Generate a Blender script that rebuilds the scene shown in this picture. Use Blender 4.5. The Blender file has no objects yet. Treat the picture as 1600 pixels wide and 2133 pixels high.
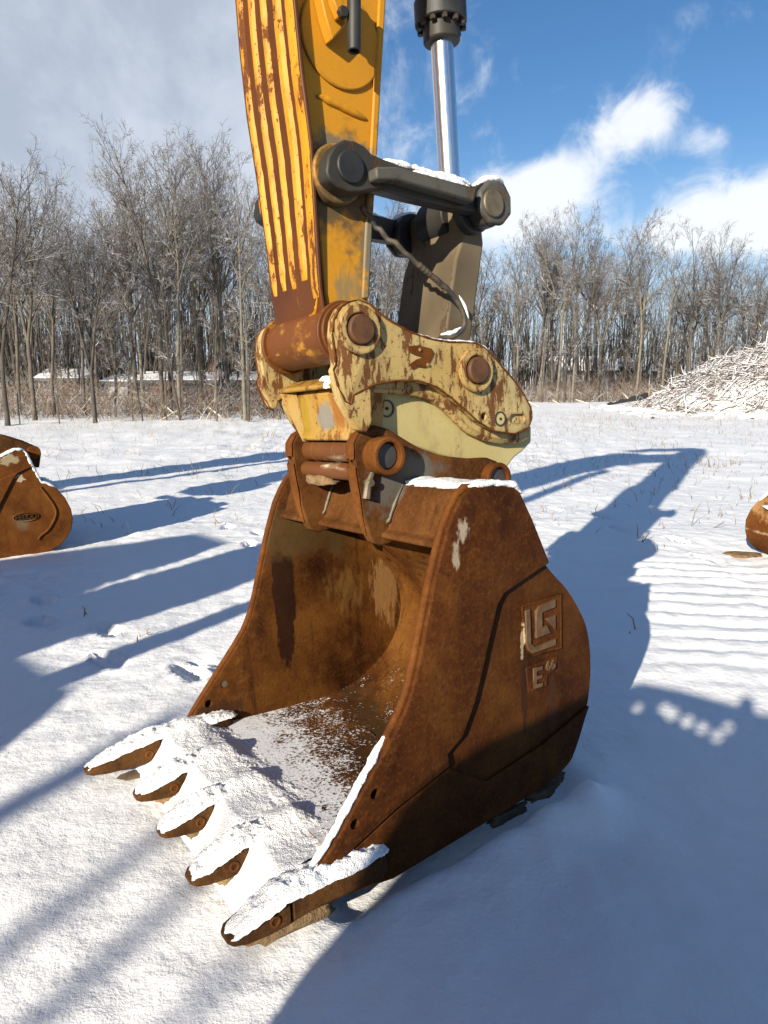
import bpy, bmesh, math, random
from mathutils import Vector, Matrix, noise as mn
R = math.radians
S = bpy.context.scene
COL = S.collection
random.seed(7)

# ---------------------------------------------------------------- camera
cam = bpy.data.cameras.new('camera')
cam_o = bpy.data.objects.new('camera', cam); COL.objects.link(cam_o)
cam_o.location = (0, 0, 1.6)
cam_o.rotation_euler = (R(90 - 10.777), 0, 0)
cam.sensor_fit = 'VERTICAL'; cam.sensor_height = 36.0
cam.lens = 36.0 * 1479 / 2133
cam.clip_start = 0.05; cam.clip_end = 3000
S.camera = cam_o

# ---------------------------------------------------------------- sun, sky, exposure
SUN_AZ, SUN_EL = 61.0, 20.0            # azimuth the shadows run towards, elevation
sun = bpy.data.lights.new('sun', 'SUN'); sun.energy = 4.8; sun.angle = R(0.53); sun.color = (1.0, 0.91, 0.76)
sun_o = bpy.data.objects.new('sun', sun); COL.objects.link(sun_o)
ce, se = math.cos(R(SUN_EL)), math.sin(R(SUN_EL))
d = Vector((math.cos(R(SUN_AZ)) * ce, math.sin(R(SUN_AZ)) * ce, -se))
sun_o.rotation_euler = d.to_track_quat('-Z', 'Y').to_euler()
sun_o.location = (-20, -30, 20)

S.view_settings.view_transform = 'Standard'; S.view_settings.look = 'None'
S.view_settings.gamma = 1.0; S.view_settings.use_curve_mapping = False
S.view_settings.exposure = 0.80
S.cycles.max_bounces = 4; S.cycles.diffuse_bounces = 2; S.cycles.glossy_bounces = 2; S.cycles.use_denoising = True

def nd(nt, t, **k):
    n = nt.nodes.new(t)
    for a, b in k.items():
        if a == 'i':
            for q, v in b.items():
                n.inputs[q].default_value = v
        else: setattr(n, a, b)
    return n
def lk(nt, a, b): nt.links.new(a, b)
def mix(nt, fac, a, b, mode='MIX'):
    n = nt.nodes.new('ShaderNodeMix'); n.data_type = 'RGBA'; n.blend_type = mode; n.clamp_factor = True
    for s, v in ((n.inputs[0], fac), (n.inputs[6], a), (n.inputs[7], b)):
        if hasattr(v, 'is_output'): nt.links.new(v, s)
        elif isinstance(v, (int, float)): s.default_value = v
        else: s.default_value = (*v[:3], 1)
    return n.outputs[2]
def ma(nt, op, a, b=None, c=None, clamp=False):
    n = nt.nodes.new('ShaderNodeMath'); n.operation = op; n.use_clamp = clamp
    for s, v in zip(n.inputs, (a, b, c)):
        if v is None: continue
        if hasattr(v, 'is_output'): nt.links.new(v, s)
        else: s.default_value = v
    return n.outputs[0]
def vm(nt, op, a, b=None):
    n = nt.nodes.new('ShaderNodeVectorMath'); n.operation = op
    for s, v in zip(n.inputs, (a, b)):
        if v is None: continue
        if hasattr(v, 'is_output'): nt.links.new(v, s)
        else: s.default_value = v
    return n
def sm(nt, x, lo, hi):
    n = nt.nodes.new('ShaderNodeMapRange'); n.interpolation_type = 'SMOOTHSTEP'
    nt.links.new(x, n.inputs[0]); n.inputs[1].default_value = lo; n.inputs[2].default_value = hi
    return n.outputs[0]
def noi(nt, vec, scale, detail=4, rough=.55, dist=0, sc3=None):
    if sc3: vec = vm(nt, 'MULTIPLY', vec, sc3).outputs[0]
    n = nt.nodes.new('ShaderNodeTexNoise'); n.inputs['Scale'].default_value = scale; n.inputs['Detail'].default_value = detail
    n.inputs['Roughness'].default_value = rough; n.inputs['Distortion'].default_value = dist
    nt.links.new(vec, n.inputs['Vector'])
    return n.outputs['Fac']

def pixdir(x, y):                       # a compass direction in the sky, from its bearing in the view
    p = R(10.777)
    v = Vector((0, math.cos(p), -math.sin(p))) + Vector((1, 0, 0)) * ((x - 800) / 1479) - Vector((0, math.sin(p), math.cos(p))) * ((y - 1066.5) / 1479)
    return v.normalized()

W = bpy.data.worlds.new('World'); S.world = W; W.use_nodes = True
nt = W.node_tree; nt.nodes.clear()
sky = nd(nt, 'ShaderNodeTexSky', sky_type='NISHITA', sun_disc=False, sun_elevation=R(SUN_EL), sun_rotation=R(209), altitude=200, air_density=1.0, dust_density=0.35, ozone_density=3.0)
hs = nd(nt, 'ShaderNodeHueSaturation', i={'Saturation': 1.18, 'Value': 1.0, 'Hue': 0.503})
lk(nt, sky.outputs[0], hs.inputs['Color'])
tc = nd(nt, 'ShaderNodeTexCoord'); D0 = tc.outputs['Generated']
sx = nd(nt, 'ShaderNodeSeparateXYZ'); lk(nt, D0, sx.inputs[0])
# pale winter haze low over the horizon, all the way round
hz = ma(nt, 'SUBTRACT', 1.0, sm(nt, sx.outputs[2], -.02, .30))
base = mix(nt, ma(nt, 'MULTIPLY', hz, .80), hs.outputs[0], (4.6, 5.6, 7.2))
n2 = noi(nt, D0, 5.5, 6, .58, .2)
n3 = noi(nt, D0, 2.2, 2, .5, .2)
n4 = noi(nt, vm(nt, 'ADD', vm(nt, 'MULTIPLY', D0, (1.0, 1.0, 1.0)).outputs[0], (3.1, .7, 1.9)).outputs[0], 15, 5, .62, .6)
cov = None
for (px, py, rx, rz, rot, amp) in [(40, 40, .40, .22, 0, 1.15), (330, 180, .17, .12, 0, .75), (1175, 365, .10, .038, 28, .72), (1320, 262, .060, .034, 10, .62), (1100, 415, .10, .034, 5, .75),
                              (1600, 450, .10, .040, -8, 1.1), (1450, 482, .13, .022, 0, .8), (1470, 295, .030, .018, 0, .42), (120, 400, .5, .13, 0, .55), (1560, 30, .08, .035, 0, .35)]:
    dd = pixdir(px, py)
    right = dd.cross(Vector((0, 0, 1))).normalized(); up = right.cross(dd)
    cr_, sr_ = math.cos(R(rot)), math.sin(R(rot)); right, up = right * cr_ + up * sr_, up * cr_ - right * sr_
    a = ma(nt, 'DIVIDE', vm(nt, 'DOT_PRODUCT', D0, tuple(right)).outputs['Value'], rx)
    b = ma(nt, 'DIVIDE', vm(nt, 'DOT_PRODUCT', D0, tuple(up)).outputs['Value'], rz)
    front = ma(nt, 'GREATER_THAN', vm(nt, 'DOT_PRODUCT', D0, tuple(dd)).outputs['Value'], 0)
    r2 = ma(nt, 'ADD', ma(nt, 'MULTIPLY', a, a), ma(nt, 'MULTIPLY', b, b))
    g = ma(nt, 'MULTIPLY', ma(nt, 'MULTIPLY', ma(nt, 'POWER', 2.718, ma(nt, 'MULTIPLY', r2, -1)), amp), front)
    cov = g if cov is None else ma(nt, 'ADD', cov, g)
# scattered cloud over the rest of the sky
behind = sm(nt, ma(nt, 'MULTIPLY', sx.outputs[1], -1), 0.0, .5)
cov = ma(nt, 'ADD', cov, ma(nt, 'MULTIPLY', ma(nt, 'MULTIPLY', sm(nt, n3, .50, .70), .8), behind))
wisp = ma(nt, 'ADD', ma(nt, 'MULTIPLY', ma(nt, 'SUBTRACT', n2, .5), 2.0), ma(nt, 'MULTIPLY', ma(nt, 'SUBTRACT', n4, .5), 1.5))
dens = sm(nt, ma(nt, 'ADD', cov, ma(nt, 'MULTIPLY', wisp, sm(nt, cov, .02, .35))), .22, 1.05)
bright = sm(nt, vm(nt, 'DOT_PRODUCT', D0, tuple(pixdir(1500, 420))).outputs['Value'], .80, .97)
ccol = mix(nt, bright, mix(nt, sm(nt, n2, .38, .64), (4.1, 4.6, 5.4), (5.8, 6.2, 6.9)), (8.4, 8.6, 8.9))
fin = mix(nt, ma(nt, 'MULTIPLY', dens, .88), base, ccol)
bg = nd(nt, 'ShaderNodeBackground', i={'Strength': 0.072}); lk(nt, fin, bg.inputs[0])
out = nd(nt, 'ShaderNodeOutputWorld'); lk(nt, bg.outputs[0], out.inputs[0])

# ---------------------------------------------------------------- material helpers
MATS = {}
def newmat(name, rough=.6, metal=0., spec=.5):
    m = bpy.data.materials.new(name); m.use_nodes = True; t = m.node_tree
    b = t.nodes['Principled BSDF']; b.inputs['Roughness'].default_value = rough; b.inputs['Metallic'].default_value = metal
    b.inputs['Specular IOR Level'].default_value = spec
    c = nd(t, 'ShaderNodeTexCoord').outputs['Object']
    MATS[name] = m
    return m, t, b, c
def bump(t, b, h, strength=.3, dist=.01):
    n = nd(t, 'ShaderNodeBump', i={'Strength': strength, 'Distance': dist}); lk(t, h, n.inputs['Height']); lk(t, n.outputs[0], b.inputs['Normal'])
def ramp(t, fac, stops):
    n = nd(t, 'ShaderNodeValToRGB'); cr = n.color_ramp
    while len(cr.elements) < len(stops): cr.elements.new(.5)
    for e, (p, c) in zip(cr.elements, stops): e.position = p; e.color = (*c, 1)
    lk(t, fac, n.inputs[0]); return n.outputs[0]
def blob(t, c, cen, rad, edge=.35, nscale=14, namp=.8, nstretch=None):   # a stain with a ragged outline, centre and radii in metres
    v = vm(t, 'SUBTRACT', c, cen).outputs[0]
    v = vm(t, 'DIVIDE', v, rad).outputs[0]
    l = vm(t, 'LENGTH', v).outputs['Value']
    nz = noi(t, c, nscale, 3, .65, 0, nstretch)
    nb = noi(t, c, nscale * .3, 2, .5, .3, nstretch)
    l = ma(t, 'ADD', l, ma(t, 'ADD', ma(t, 'MULTIPLY', ma(t, 'SUBTRACT', nz, .5), namp * 3), ma(t, 'MULTIPLY', ma(t, 'SUBTRACT', nb, .5), namp * 2.2)))
    return ma(t, 'SUBTRACT', 1.0, sm(t, l, 1.0 - edge, 1.0))

def rust_mat(name, stains=(), dark=(.045, .016, .007), mid=(.120, .042, .013), lite=(.20, .088, .026), drip=.75, dust=False):
    m, t, b, c = newmat(name, .72, 0, .10)
    K = (.55, .46, .28); dark, mid, lite = [tuple(x * k for x, k in zip(q, K)) for q in (dark, mid, lite)]
    a = noi(t, c, 3.2, 5, .62, .3); f = noi(t, c, 70, 2, .7); g = noi(t, c, 16, 3, .6)
    col = ramp(t, a, [(.30, dark), (.50, mid), (.68, lite)])
    dr = noi(t, c, 1.0, 3, .6, 0, (14, 14, 1.3))
    col = mix(t, ma(t, 'MULTIPLY', sm(t, dr, .52, .70), drip), col, dark)
    col = mix(t, ma(t, 'MULTIPLY', sm(t, g, .5, .75), .5), col, lite)
    col = mix(t, ma(t, 'MULTIPLY', sm(t, f, .52, .78), .36), col, (.19, .070, .016))
    col = mix(t, ma(t, 'MULTIPLY', sm(t, f, .46, .25), .5), col, tuple(x * .5 for x in dark))
    for (cen, rad, sc, kw) in stains:
        kw = dict(kw); k_ = kw.pop('k', .92)
        col = mix(t, ma(t, 'MULTIPLY', blob(t, c, cen, rad, **kw), k_), col, sc)
    if dust:                                          # fine powder snow blown over the floor
        ge = nd(t, 'ShaderNodeNewGeometry'); sp_ = nd(t, 'ShaderNodeSeparateXYZ'); lk(t, c, sp_.inputs[0])
        sn_ = nd(t, 'ShaderNodeSeparateXYZ'); lk(t, ge.outputs['Normal'], sn_.inputs[0])
        w1 = noi(t, c, 75, 3, .8); w2 = noi(t, c, 9, 3, .6)
        gr = sm(t, ma(t, 'SUBTRACT', sp_.outputs[0], ma(t, 'MULTIPLY', sp_.outputs[1], .22)), -.08, .74)
        du = sm(t, ma(t, 'ADD', ma(t, 'ADD', ma(t, 'MULTIPLY', gr, .60), ma(t, 'MULTIPLY', ma(t, 'SUBTRACT', w1, .5), 1.5)), ma(t, 'MULTIPLY', ma(t, 'SUBTRACT', w2, .5), .7)), .22, .36)
        col = mix(t, ma(t, 'MULTIPLY', du, sm(t, sn_.outputs[2], .75, .95)), col, (.84, .85, .86))
    lk(t, col, b.inputs['Base Color'])
    lk(t, ma(t, 'ADD', .55, ma(t, 'MULTIPLY', g, .4)), b.inputs['Roughness'])
    bump(t, b, ma(t, 'ADD', ma(t, 'MULTIPLY', f, .5), ma(t, 'ADD', ma(t, 'MULTIPLY', g, .8), a)), .45, .006)
    return m
def paint_mat(name, base, base2, chip=(.16, .06, .022), thr=.58, scale=9, grime=(.07, .065, .055), grimes=(), vstretch=(1, 1, .45), rough=.5, chips=.9, worn=0.):
    m, t, b, c = newmat(name, rough, 0, .22)
    a = noi(t, c, 2.6, 2, .55); n = noi(t, c, scale, 6, .68, .3, vstretch); f = noi(t, c, 60, 2, .7)
    col = mix(t, sm(t, a, .35, .65), base, base2)
    col = mix(t, ma(t, 'MULTIPLY', sm(t, f, .5, .8), .25), col, tuple(x * .6 for x in base))
    halo = sm(t, n, thr - .09, thr)
    col = mix(t, ma(t, 'MULTIPLY', halo, .55), col, tuple(x * .5 + y * .5 for x, y in zip(base, chip)))
    n5 = noi(t, c, scale * 4.5, 3, .6)
    ch = ma(t, 'MAXIMUM', sm(t, n, thr, thr + .025), sm(t, ma(t, 'ADD', n5, ma(t, 'MULTIPLY', ma(t, 'SUBTRACT', n, .5), .5)), thr + .075, thr + .10))
    col = mix(t, ma(t, 'MULTIPLY', ch, chips), col, mix(t, f, tuple(x * .5 for x in chip), tuple(x * 1.5 for x in chip)))
    if worn:                                          # paint knocked off the corners
        be = nd(t, 'ShaderNodeBevel', samples=3, i={'Radius': worn}); ge = nd(t, 'ShaderNodeNewGeometry')
        ew = ma(t, 'SUBTRACT', 1.0, vm(t, 'DOT_PRODUCT', be.outputs[0], ge.outputs['Normal']).outputs['Value'])
        ew = sm(t, ma(t, 'ADD', ew, ma(t, 'MULTIPLY', ma(t, 'SUBTRACT', n, .5), .35)), .03, .10)
        col = mix(t, ma(t, 'MULTIPLY', ew, .9), col, mix(t, f, tuple(x * .6 for x in chip), tuple(x * 1.5 for x in chip)))
    for (cen, rad, sc, kw) in grimes:
        col = mix(t, ma(t, 'MULTIPLY', blob(t, c, cen, rad, **kw), .9), col, sc)
    lk(t, col, b.inputs['Base Color'])
    lk(t, ma(t, 'ADD', rough, ma(t, 'MULTIPLY', ch, .3)), b.inputs['Roughness'])
    bump(t, b, ma(t, 'ADD', ma(t, 'MULTIPLY', ch, -.6), ma(t, 'ADD', ma(t, 'MULTIPLY', f, .15), ma(t, 'MULTIPLY', a, .3))), .4, .004)
    return m
def plain_mat(name, c1, c2, rough=.6, metal=0., scale=12, bs=.25, bd=.004, spec=.5):
    m, t, b, c = newmat(name, rough, metal, spec)
    a = noi(t, c, scale, 4, .6, .2); f = noi(t, c, scale * 7, 2, .6)
    col = mix(t, sm(t, a, .35, .66), c1, c2); col = mix(t, ma(t, 'MULTIPLY', f, .35), col, tuple(x * .6 for x in c1))
    lk(t, col, b.inputs['Base Color']); bump(t, b, ma(t, 'ADD', a, ma(t, 'MULTIPLY', f, .4)), bs, bd)
    return m
# ---------------------------------------------------------------- object helpers
def tag(o, label=None, cat=None, group=None, kind=None):
    for k, v in (('label', label), ('category', cat), ('group', group), ('kind', kind)):
        if v: o[k] = v
    return o
def link(name, me, mat, parent=None, smooth=None, bev=0, seg=2):
    o = bpy.data.objects.new(name, me); COL.objects.link(o)
    if mat is not None and not me.materials: me.materials.append(MATS[mat] if isinstance(mat, str) else mat)
    if parent: o.parent = parent
    if smooth is not None:
        me.polygons.foreach_set('use_smooth', [True] * len(me.polygons))
        if smooth > 0: me.set_sharp_from_angle(angle=R(smooth))
    if bev:
        b = o.modifiers.new('bevel', 'BEVEL'); b.width = bev; b.segments = seg; b.limit_method = 'ANGLE'; b.angle_limit = R(35); b.harden_normals = False
    return o
def bm_me(bm, name):
    bmesh.ops.remove_doubles(bm, verts=bm.verts, dist=1e-5)
    bmesh.ops.recalc_face_normals(bm, faces=bm.faces)
    me = bpy.data.meshes.new(name); bm.to_mesh(me); bm.free(); return me
def obj(name, bm, mat, parent=None, smooth=35, bev=0, seg=2): return link(name, bm_me(bm, name), mat, parent, smooth, bev, seg)
def empty(name, M): 
    o = bpy.data.objects.new(name, None); COL.objects.link(o); o.matrix_world = M; o.empty_display_size = .2; return o
def prism(pts, y0, y1, bm=None):                     # outline in (x, z) swept along y
    bm = bm or bmesh.new()
    a = [bm.verts.new((x, y0, z)) for x, z in pts]; b = [bm.verts.new((x, y1, z)) for x, z in pts]
    n = len(pts)
    bm.faces.new(a); bm.faces.new(b[::-1])
    for i in range(n): bm.faces.new((a[i], b[i], b[(i + 1) % n], a[(i + 1) % n]))
    return bm
def box(x0, x1, y0, y1, z0, z1, bm=None): return prism([(x0, z0), (x1, z0), (x1, z1), (x0, z1)], y0, y1, bm)
def frame_of(d):
    d = d.normalized(); a = Vector((0, 0, 1)) if abs(d.z) < .9 else Vector((1, 0, 0))
    x = d.cross(a).normalized(); return x, d.cross(x)
def tube(pts, rad, seg=10, bm=None, caps=True):
    bm = bm or bmesh.new(); pts = [Vector(p) for p in pts]; rs = rad if isinstance(rad, (list, tuple)) else [rad] * len(pts)
    rings = []; x = None
    for i, p in enumerate(pts):
        d = (pts[min(i + 1, len(pts) - 1)] - pts[max(i - 1, 0)])
        if x is None: x, y = frame_of(d)
        else:
            dn = d.normalized(); x = (x - dn * x.dot(dn)).normalized(); y = dn.cross(x)
        rings.append([bm.verts.new(p + (x * math.cos(t) + y * math.sin(t)) * rs[i]) for t in [2 * math.pi * k / seg for k in range(seg)]])
    for a, b in zip(rings, rings[1:]):
        for k in range(seg): bm.faces.new((a[k], a[(k + 1) % seg], b[(k + 1) % seg], b[k]))
    if caps: bm.faces.new(rings[0][::-1]); bm.faces.new(rings[-1])
    return bm
def cyl(c, r, y0, y1, seg=32, bm=None, ri=0):        # along y, centre (x, z); ri bores it
    bm = bm or bmesh.new(); A = [2 * math.pi * k / seg for k in range(seg)]
    if not ri: return prism([(c[0] + r * math.cos(t), c[1] + r * math.sin(t)) for t in A], y0, y1, bm)
    L = [[bm.verts.new((c[0] + q * math.cos(t), y, c[1] + q * math.sin(t))) for t in A] for q, y in ((r, y0), (r, y1), (ri, y1), (ri, y0))]
    for j in range(4):
        a, b = L[j], L[(j + 1) % 4]
        for k in range(seg): bm.faces.new((a[k], a[(k + 1) % seg], b[(k + 1) % seg], b[k]))
    return bm
def loft(secs, n=16, p=3.5, bm=None):                # superellipse sections (x, y, z, half width, half height) along x
    bm = bm or bmesh.new(); rings = []
    for (x, y, z, hw, hh) in secs:
        r = []
        for k in range(n):
            t = 2 * math.pi * k / n; c, s = math.cos(t), math.sin(t)
            r.append(bm.verts.new((x, y + hw * math.copysign(abs(c) ** (2 / p), c), z + hh * math.copysign(abs(s) ** (2 / p), s))))
        rings.append(r)
    for a, b in zip(rings, rings[1:]):
        for k in range(n): bm.faces.new((a[k], a[(k + 1) % n], b[(k + 1) % n], b[k]))
    bm.faces.new(rings[0][::-1]); bm.faces.new(rings[-1]); return bm
def fb(p, oct=4): return mn.fractal(Vector(p), .9, 2.1, oct)
def snow_rope(pts, w, h, amp=.35, freq=30, seg=10, step=.012):   # lumpy ridge of snow lying along a line
    P = [Vector(p) for p in pts]; L = [P[0]]
    for a, b in zip(P, P[1:]):
        k = max(1, int((b - a).length / step))
        for i in range(1, k + 1): L.append(a.lerp(b, i / k))
    bm = bmesh.new(); rings = []; n = len(L)
    for i, p in enumerate(L):
        d = (L[min(i + 1, n - 1)] - L[max(i - 1, 0)]).normalized()
        s = d.cross(Vector((0, 0, 1)))
        s = s.normalized() if s.length > .05 else Vector((0, 1, 0)); u = s.cross(d)
        e = min(1, min(i, n - 1 - i) / 5 + .05) ** .5
        ring = []
        for k in range(seg):
            t = 2 * math.pi * k / seg
            q = 1 + amp * fb((p + s * math.cos(t) * w) * freq, 3)
            ring.append(bm.verts.new(p + (s * math.cos(t) * w + u * math.sin(t) * h) * q * e))
        rings.append(ring)
    for a, b in zip(rings, rings[1:]):
        for k in range(seg): bm.faces.new((a[k], a[(k + 1) % seg], b[(k + 1) % seg], b[k]))
    bm.faces.new(rings[0][::-1]); bm.faces.new(rings[-1]); return bm
def snow_cap(x0, x1, yc, hw, zf, h, nx=34, ny=18, amp=.35, freq=26, hw1=None):   # loaf of snow on a top face
    bm = bmesh.new(); g = []
    for i in range(nx + 1):
        a = i / nx; x = x0 + (x1 - x0) * a; row = []
        ex = max(0, 1 - abs(2 * a - 1) ** 3.2) ** .5; w = hw if hw1 is None else hw + (hw1 - hw) * a
        for j in range(ny + 1):
            b = 2 * j / ny - 1; ey = max(0, 1 - abs(b) ** 2.6) ** .5
            wy = w * (.45 + .55 * ex) * (1 + .10 * mn.noise(Vector((x * 22, b * 2, 3))))
            y = yc + b * wy
            z = zf(x) - .014 + (h + .014) * ex * ey * (1 + amp * fb((x * freq, y * freq, 1), 4)) + .0045 * mn.noise(Vector((x * 90, y * 90, 0))) + .003 * mn.noise(Vector((x * 180, y * 180, 5))) - .006 * max(0, mn.noise(Vector((x * 16, y * 16, 7))) - .15)
            row.append(bm.verts.new((x + .01 * mn.noise(Vector((x * 30, y * 30, 9))), y, z)))
        g.append(row)
    for i in range(nx):
        for j in range(ny): bm.faces.new((g[i][j], g[i + 1][j], g[i + 1][j + 1], g[i][j + 1]))
    return bm
def clod(cx, cy, cz, rx, ry, rz, seed, amp=.35, freq=9, sub=3):
    bm = bmesh.new(); bmesh.ops.create_icosphere(bm, subdivisions=sub, radius=1)
    for v in bm.verts:
        q = 1 + amp * fb(v.co * 1.3 + Vector((seed * 3.1, 0, 0)), 4) + .25 * amp * mn.noise(v.co * freq)
        c = v.co; m = max(abs(c.x), abs(c.y), abs(c.z)) ** .5
        v.co = Vector((cx + c.x / m * rx * q, cy + c.y / m * ry * q, cz + c.z / m * rz * q))
    return bm
def cut(o, tools):                                   # drill holes with boolean cutters
    for bmt in tools:
        t = bpy.data.objects.new('drill', bm_me(bmt, 'drill')); COL.objects.link(t)
        t.parent = o.parent
        md = o.modifiers.new('hole', 'BOOLEAN'); md.object = t; md.solver = 'EXACT'
    dg = bpy.context.evaluated_depsgraph_get(); dg.update()
    me = bpy.data.meshes.new_from_object(o.evaluated_get(dg)); old = o.data; o.modifiers.clear(); o.data = me
    me.set_sharp_from_angle(angle=R(35))
    for t in [x for x in bpy.data.objects if x.name.startswith('drill')]: bpy.data.objects.remove(t)
def text_me(s, size, depth):
    cu = bpy.data.curves.new('letters', 'FONT'); cu.body = s; cu.size = size; cu.extrude = depth; cu.align_x = 'CENTER'; cu.align_y = 'CENTER'; cu.offset = size * .02
    o = bpy.data.objects.new('letters', cu); COL.objects.link(o); bpy.context.view_layer.update()
    me = bpy.data.meshes.new_from_object(o.evaluated_get(bpy.context.evaluated_depsgraph_get())); bpy.data.objects.remove(o)
    return me
def copy_tree(o, parent=None):
    c = o.copy(); COL.objects.link(c); c.parent = parent
    for ch in o.children: copy_tree(ch, c)
    return c
# ground height: used by the ground sheet and by what stands on it
def sstep(a, b, x):
    t = min(1, max(0, (x - a) / (b - a))); return t * t * (3 - 2 * t)
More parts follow.
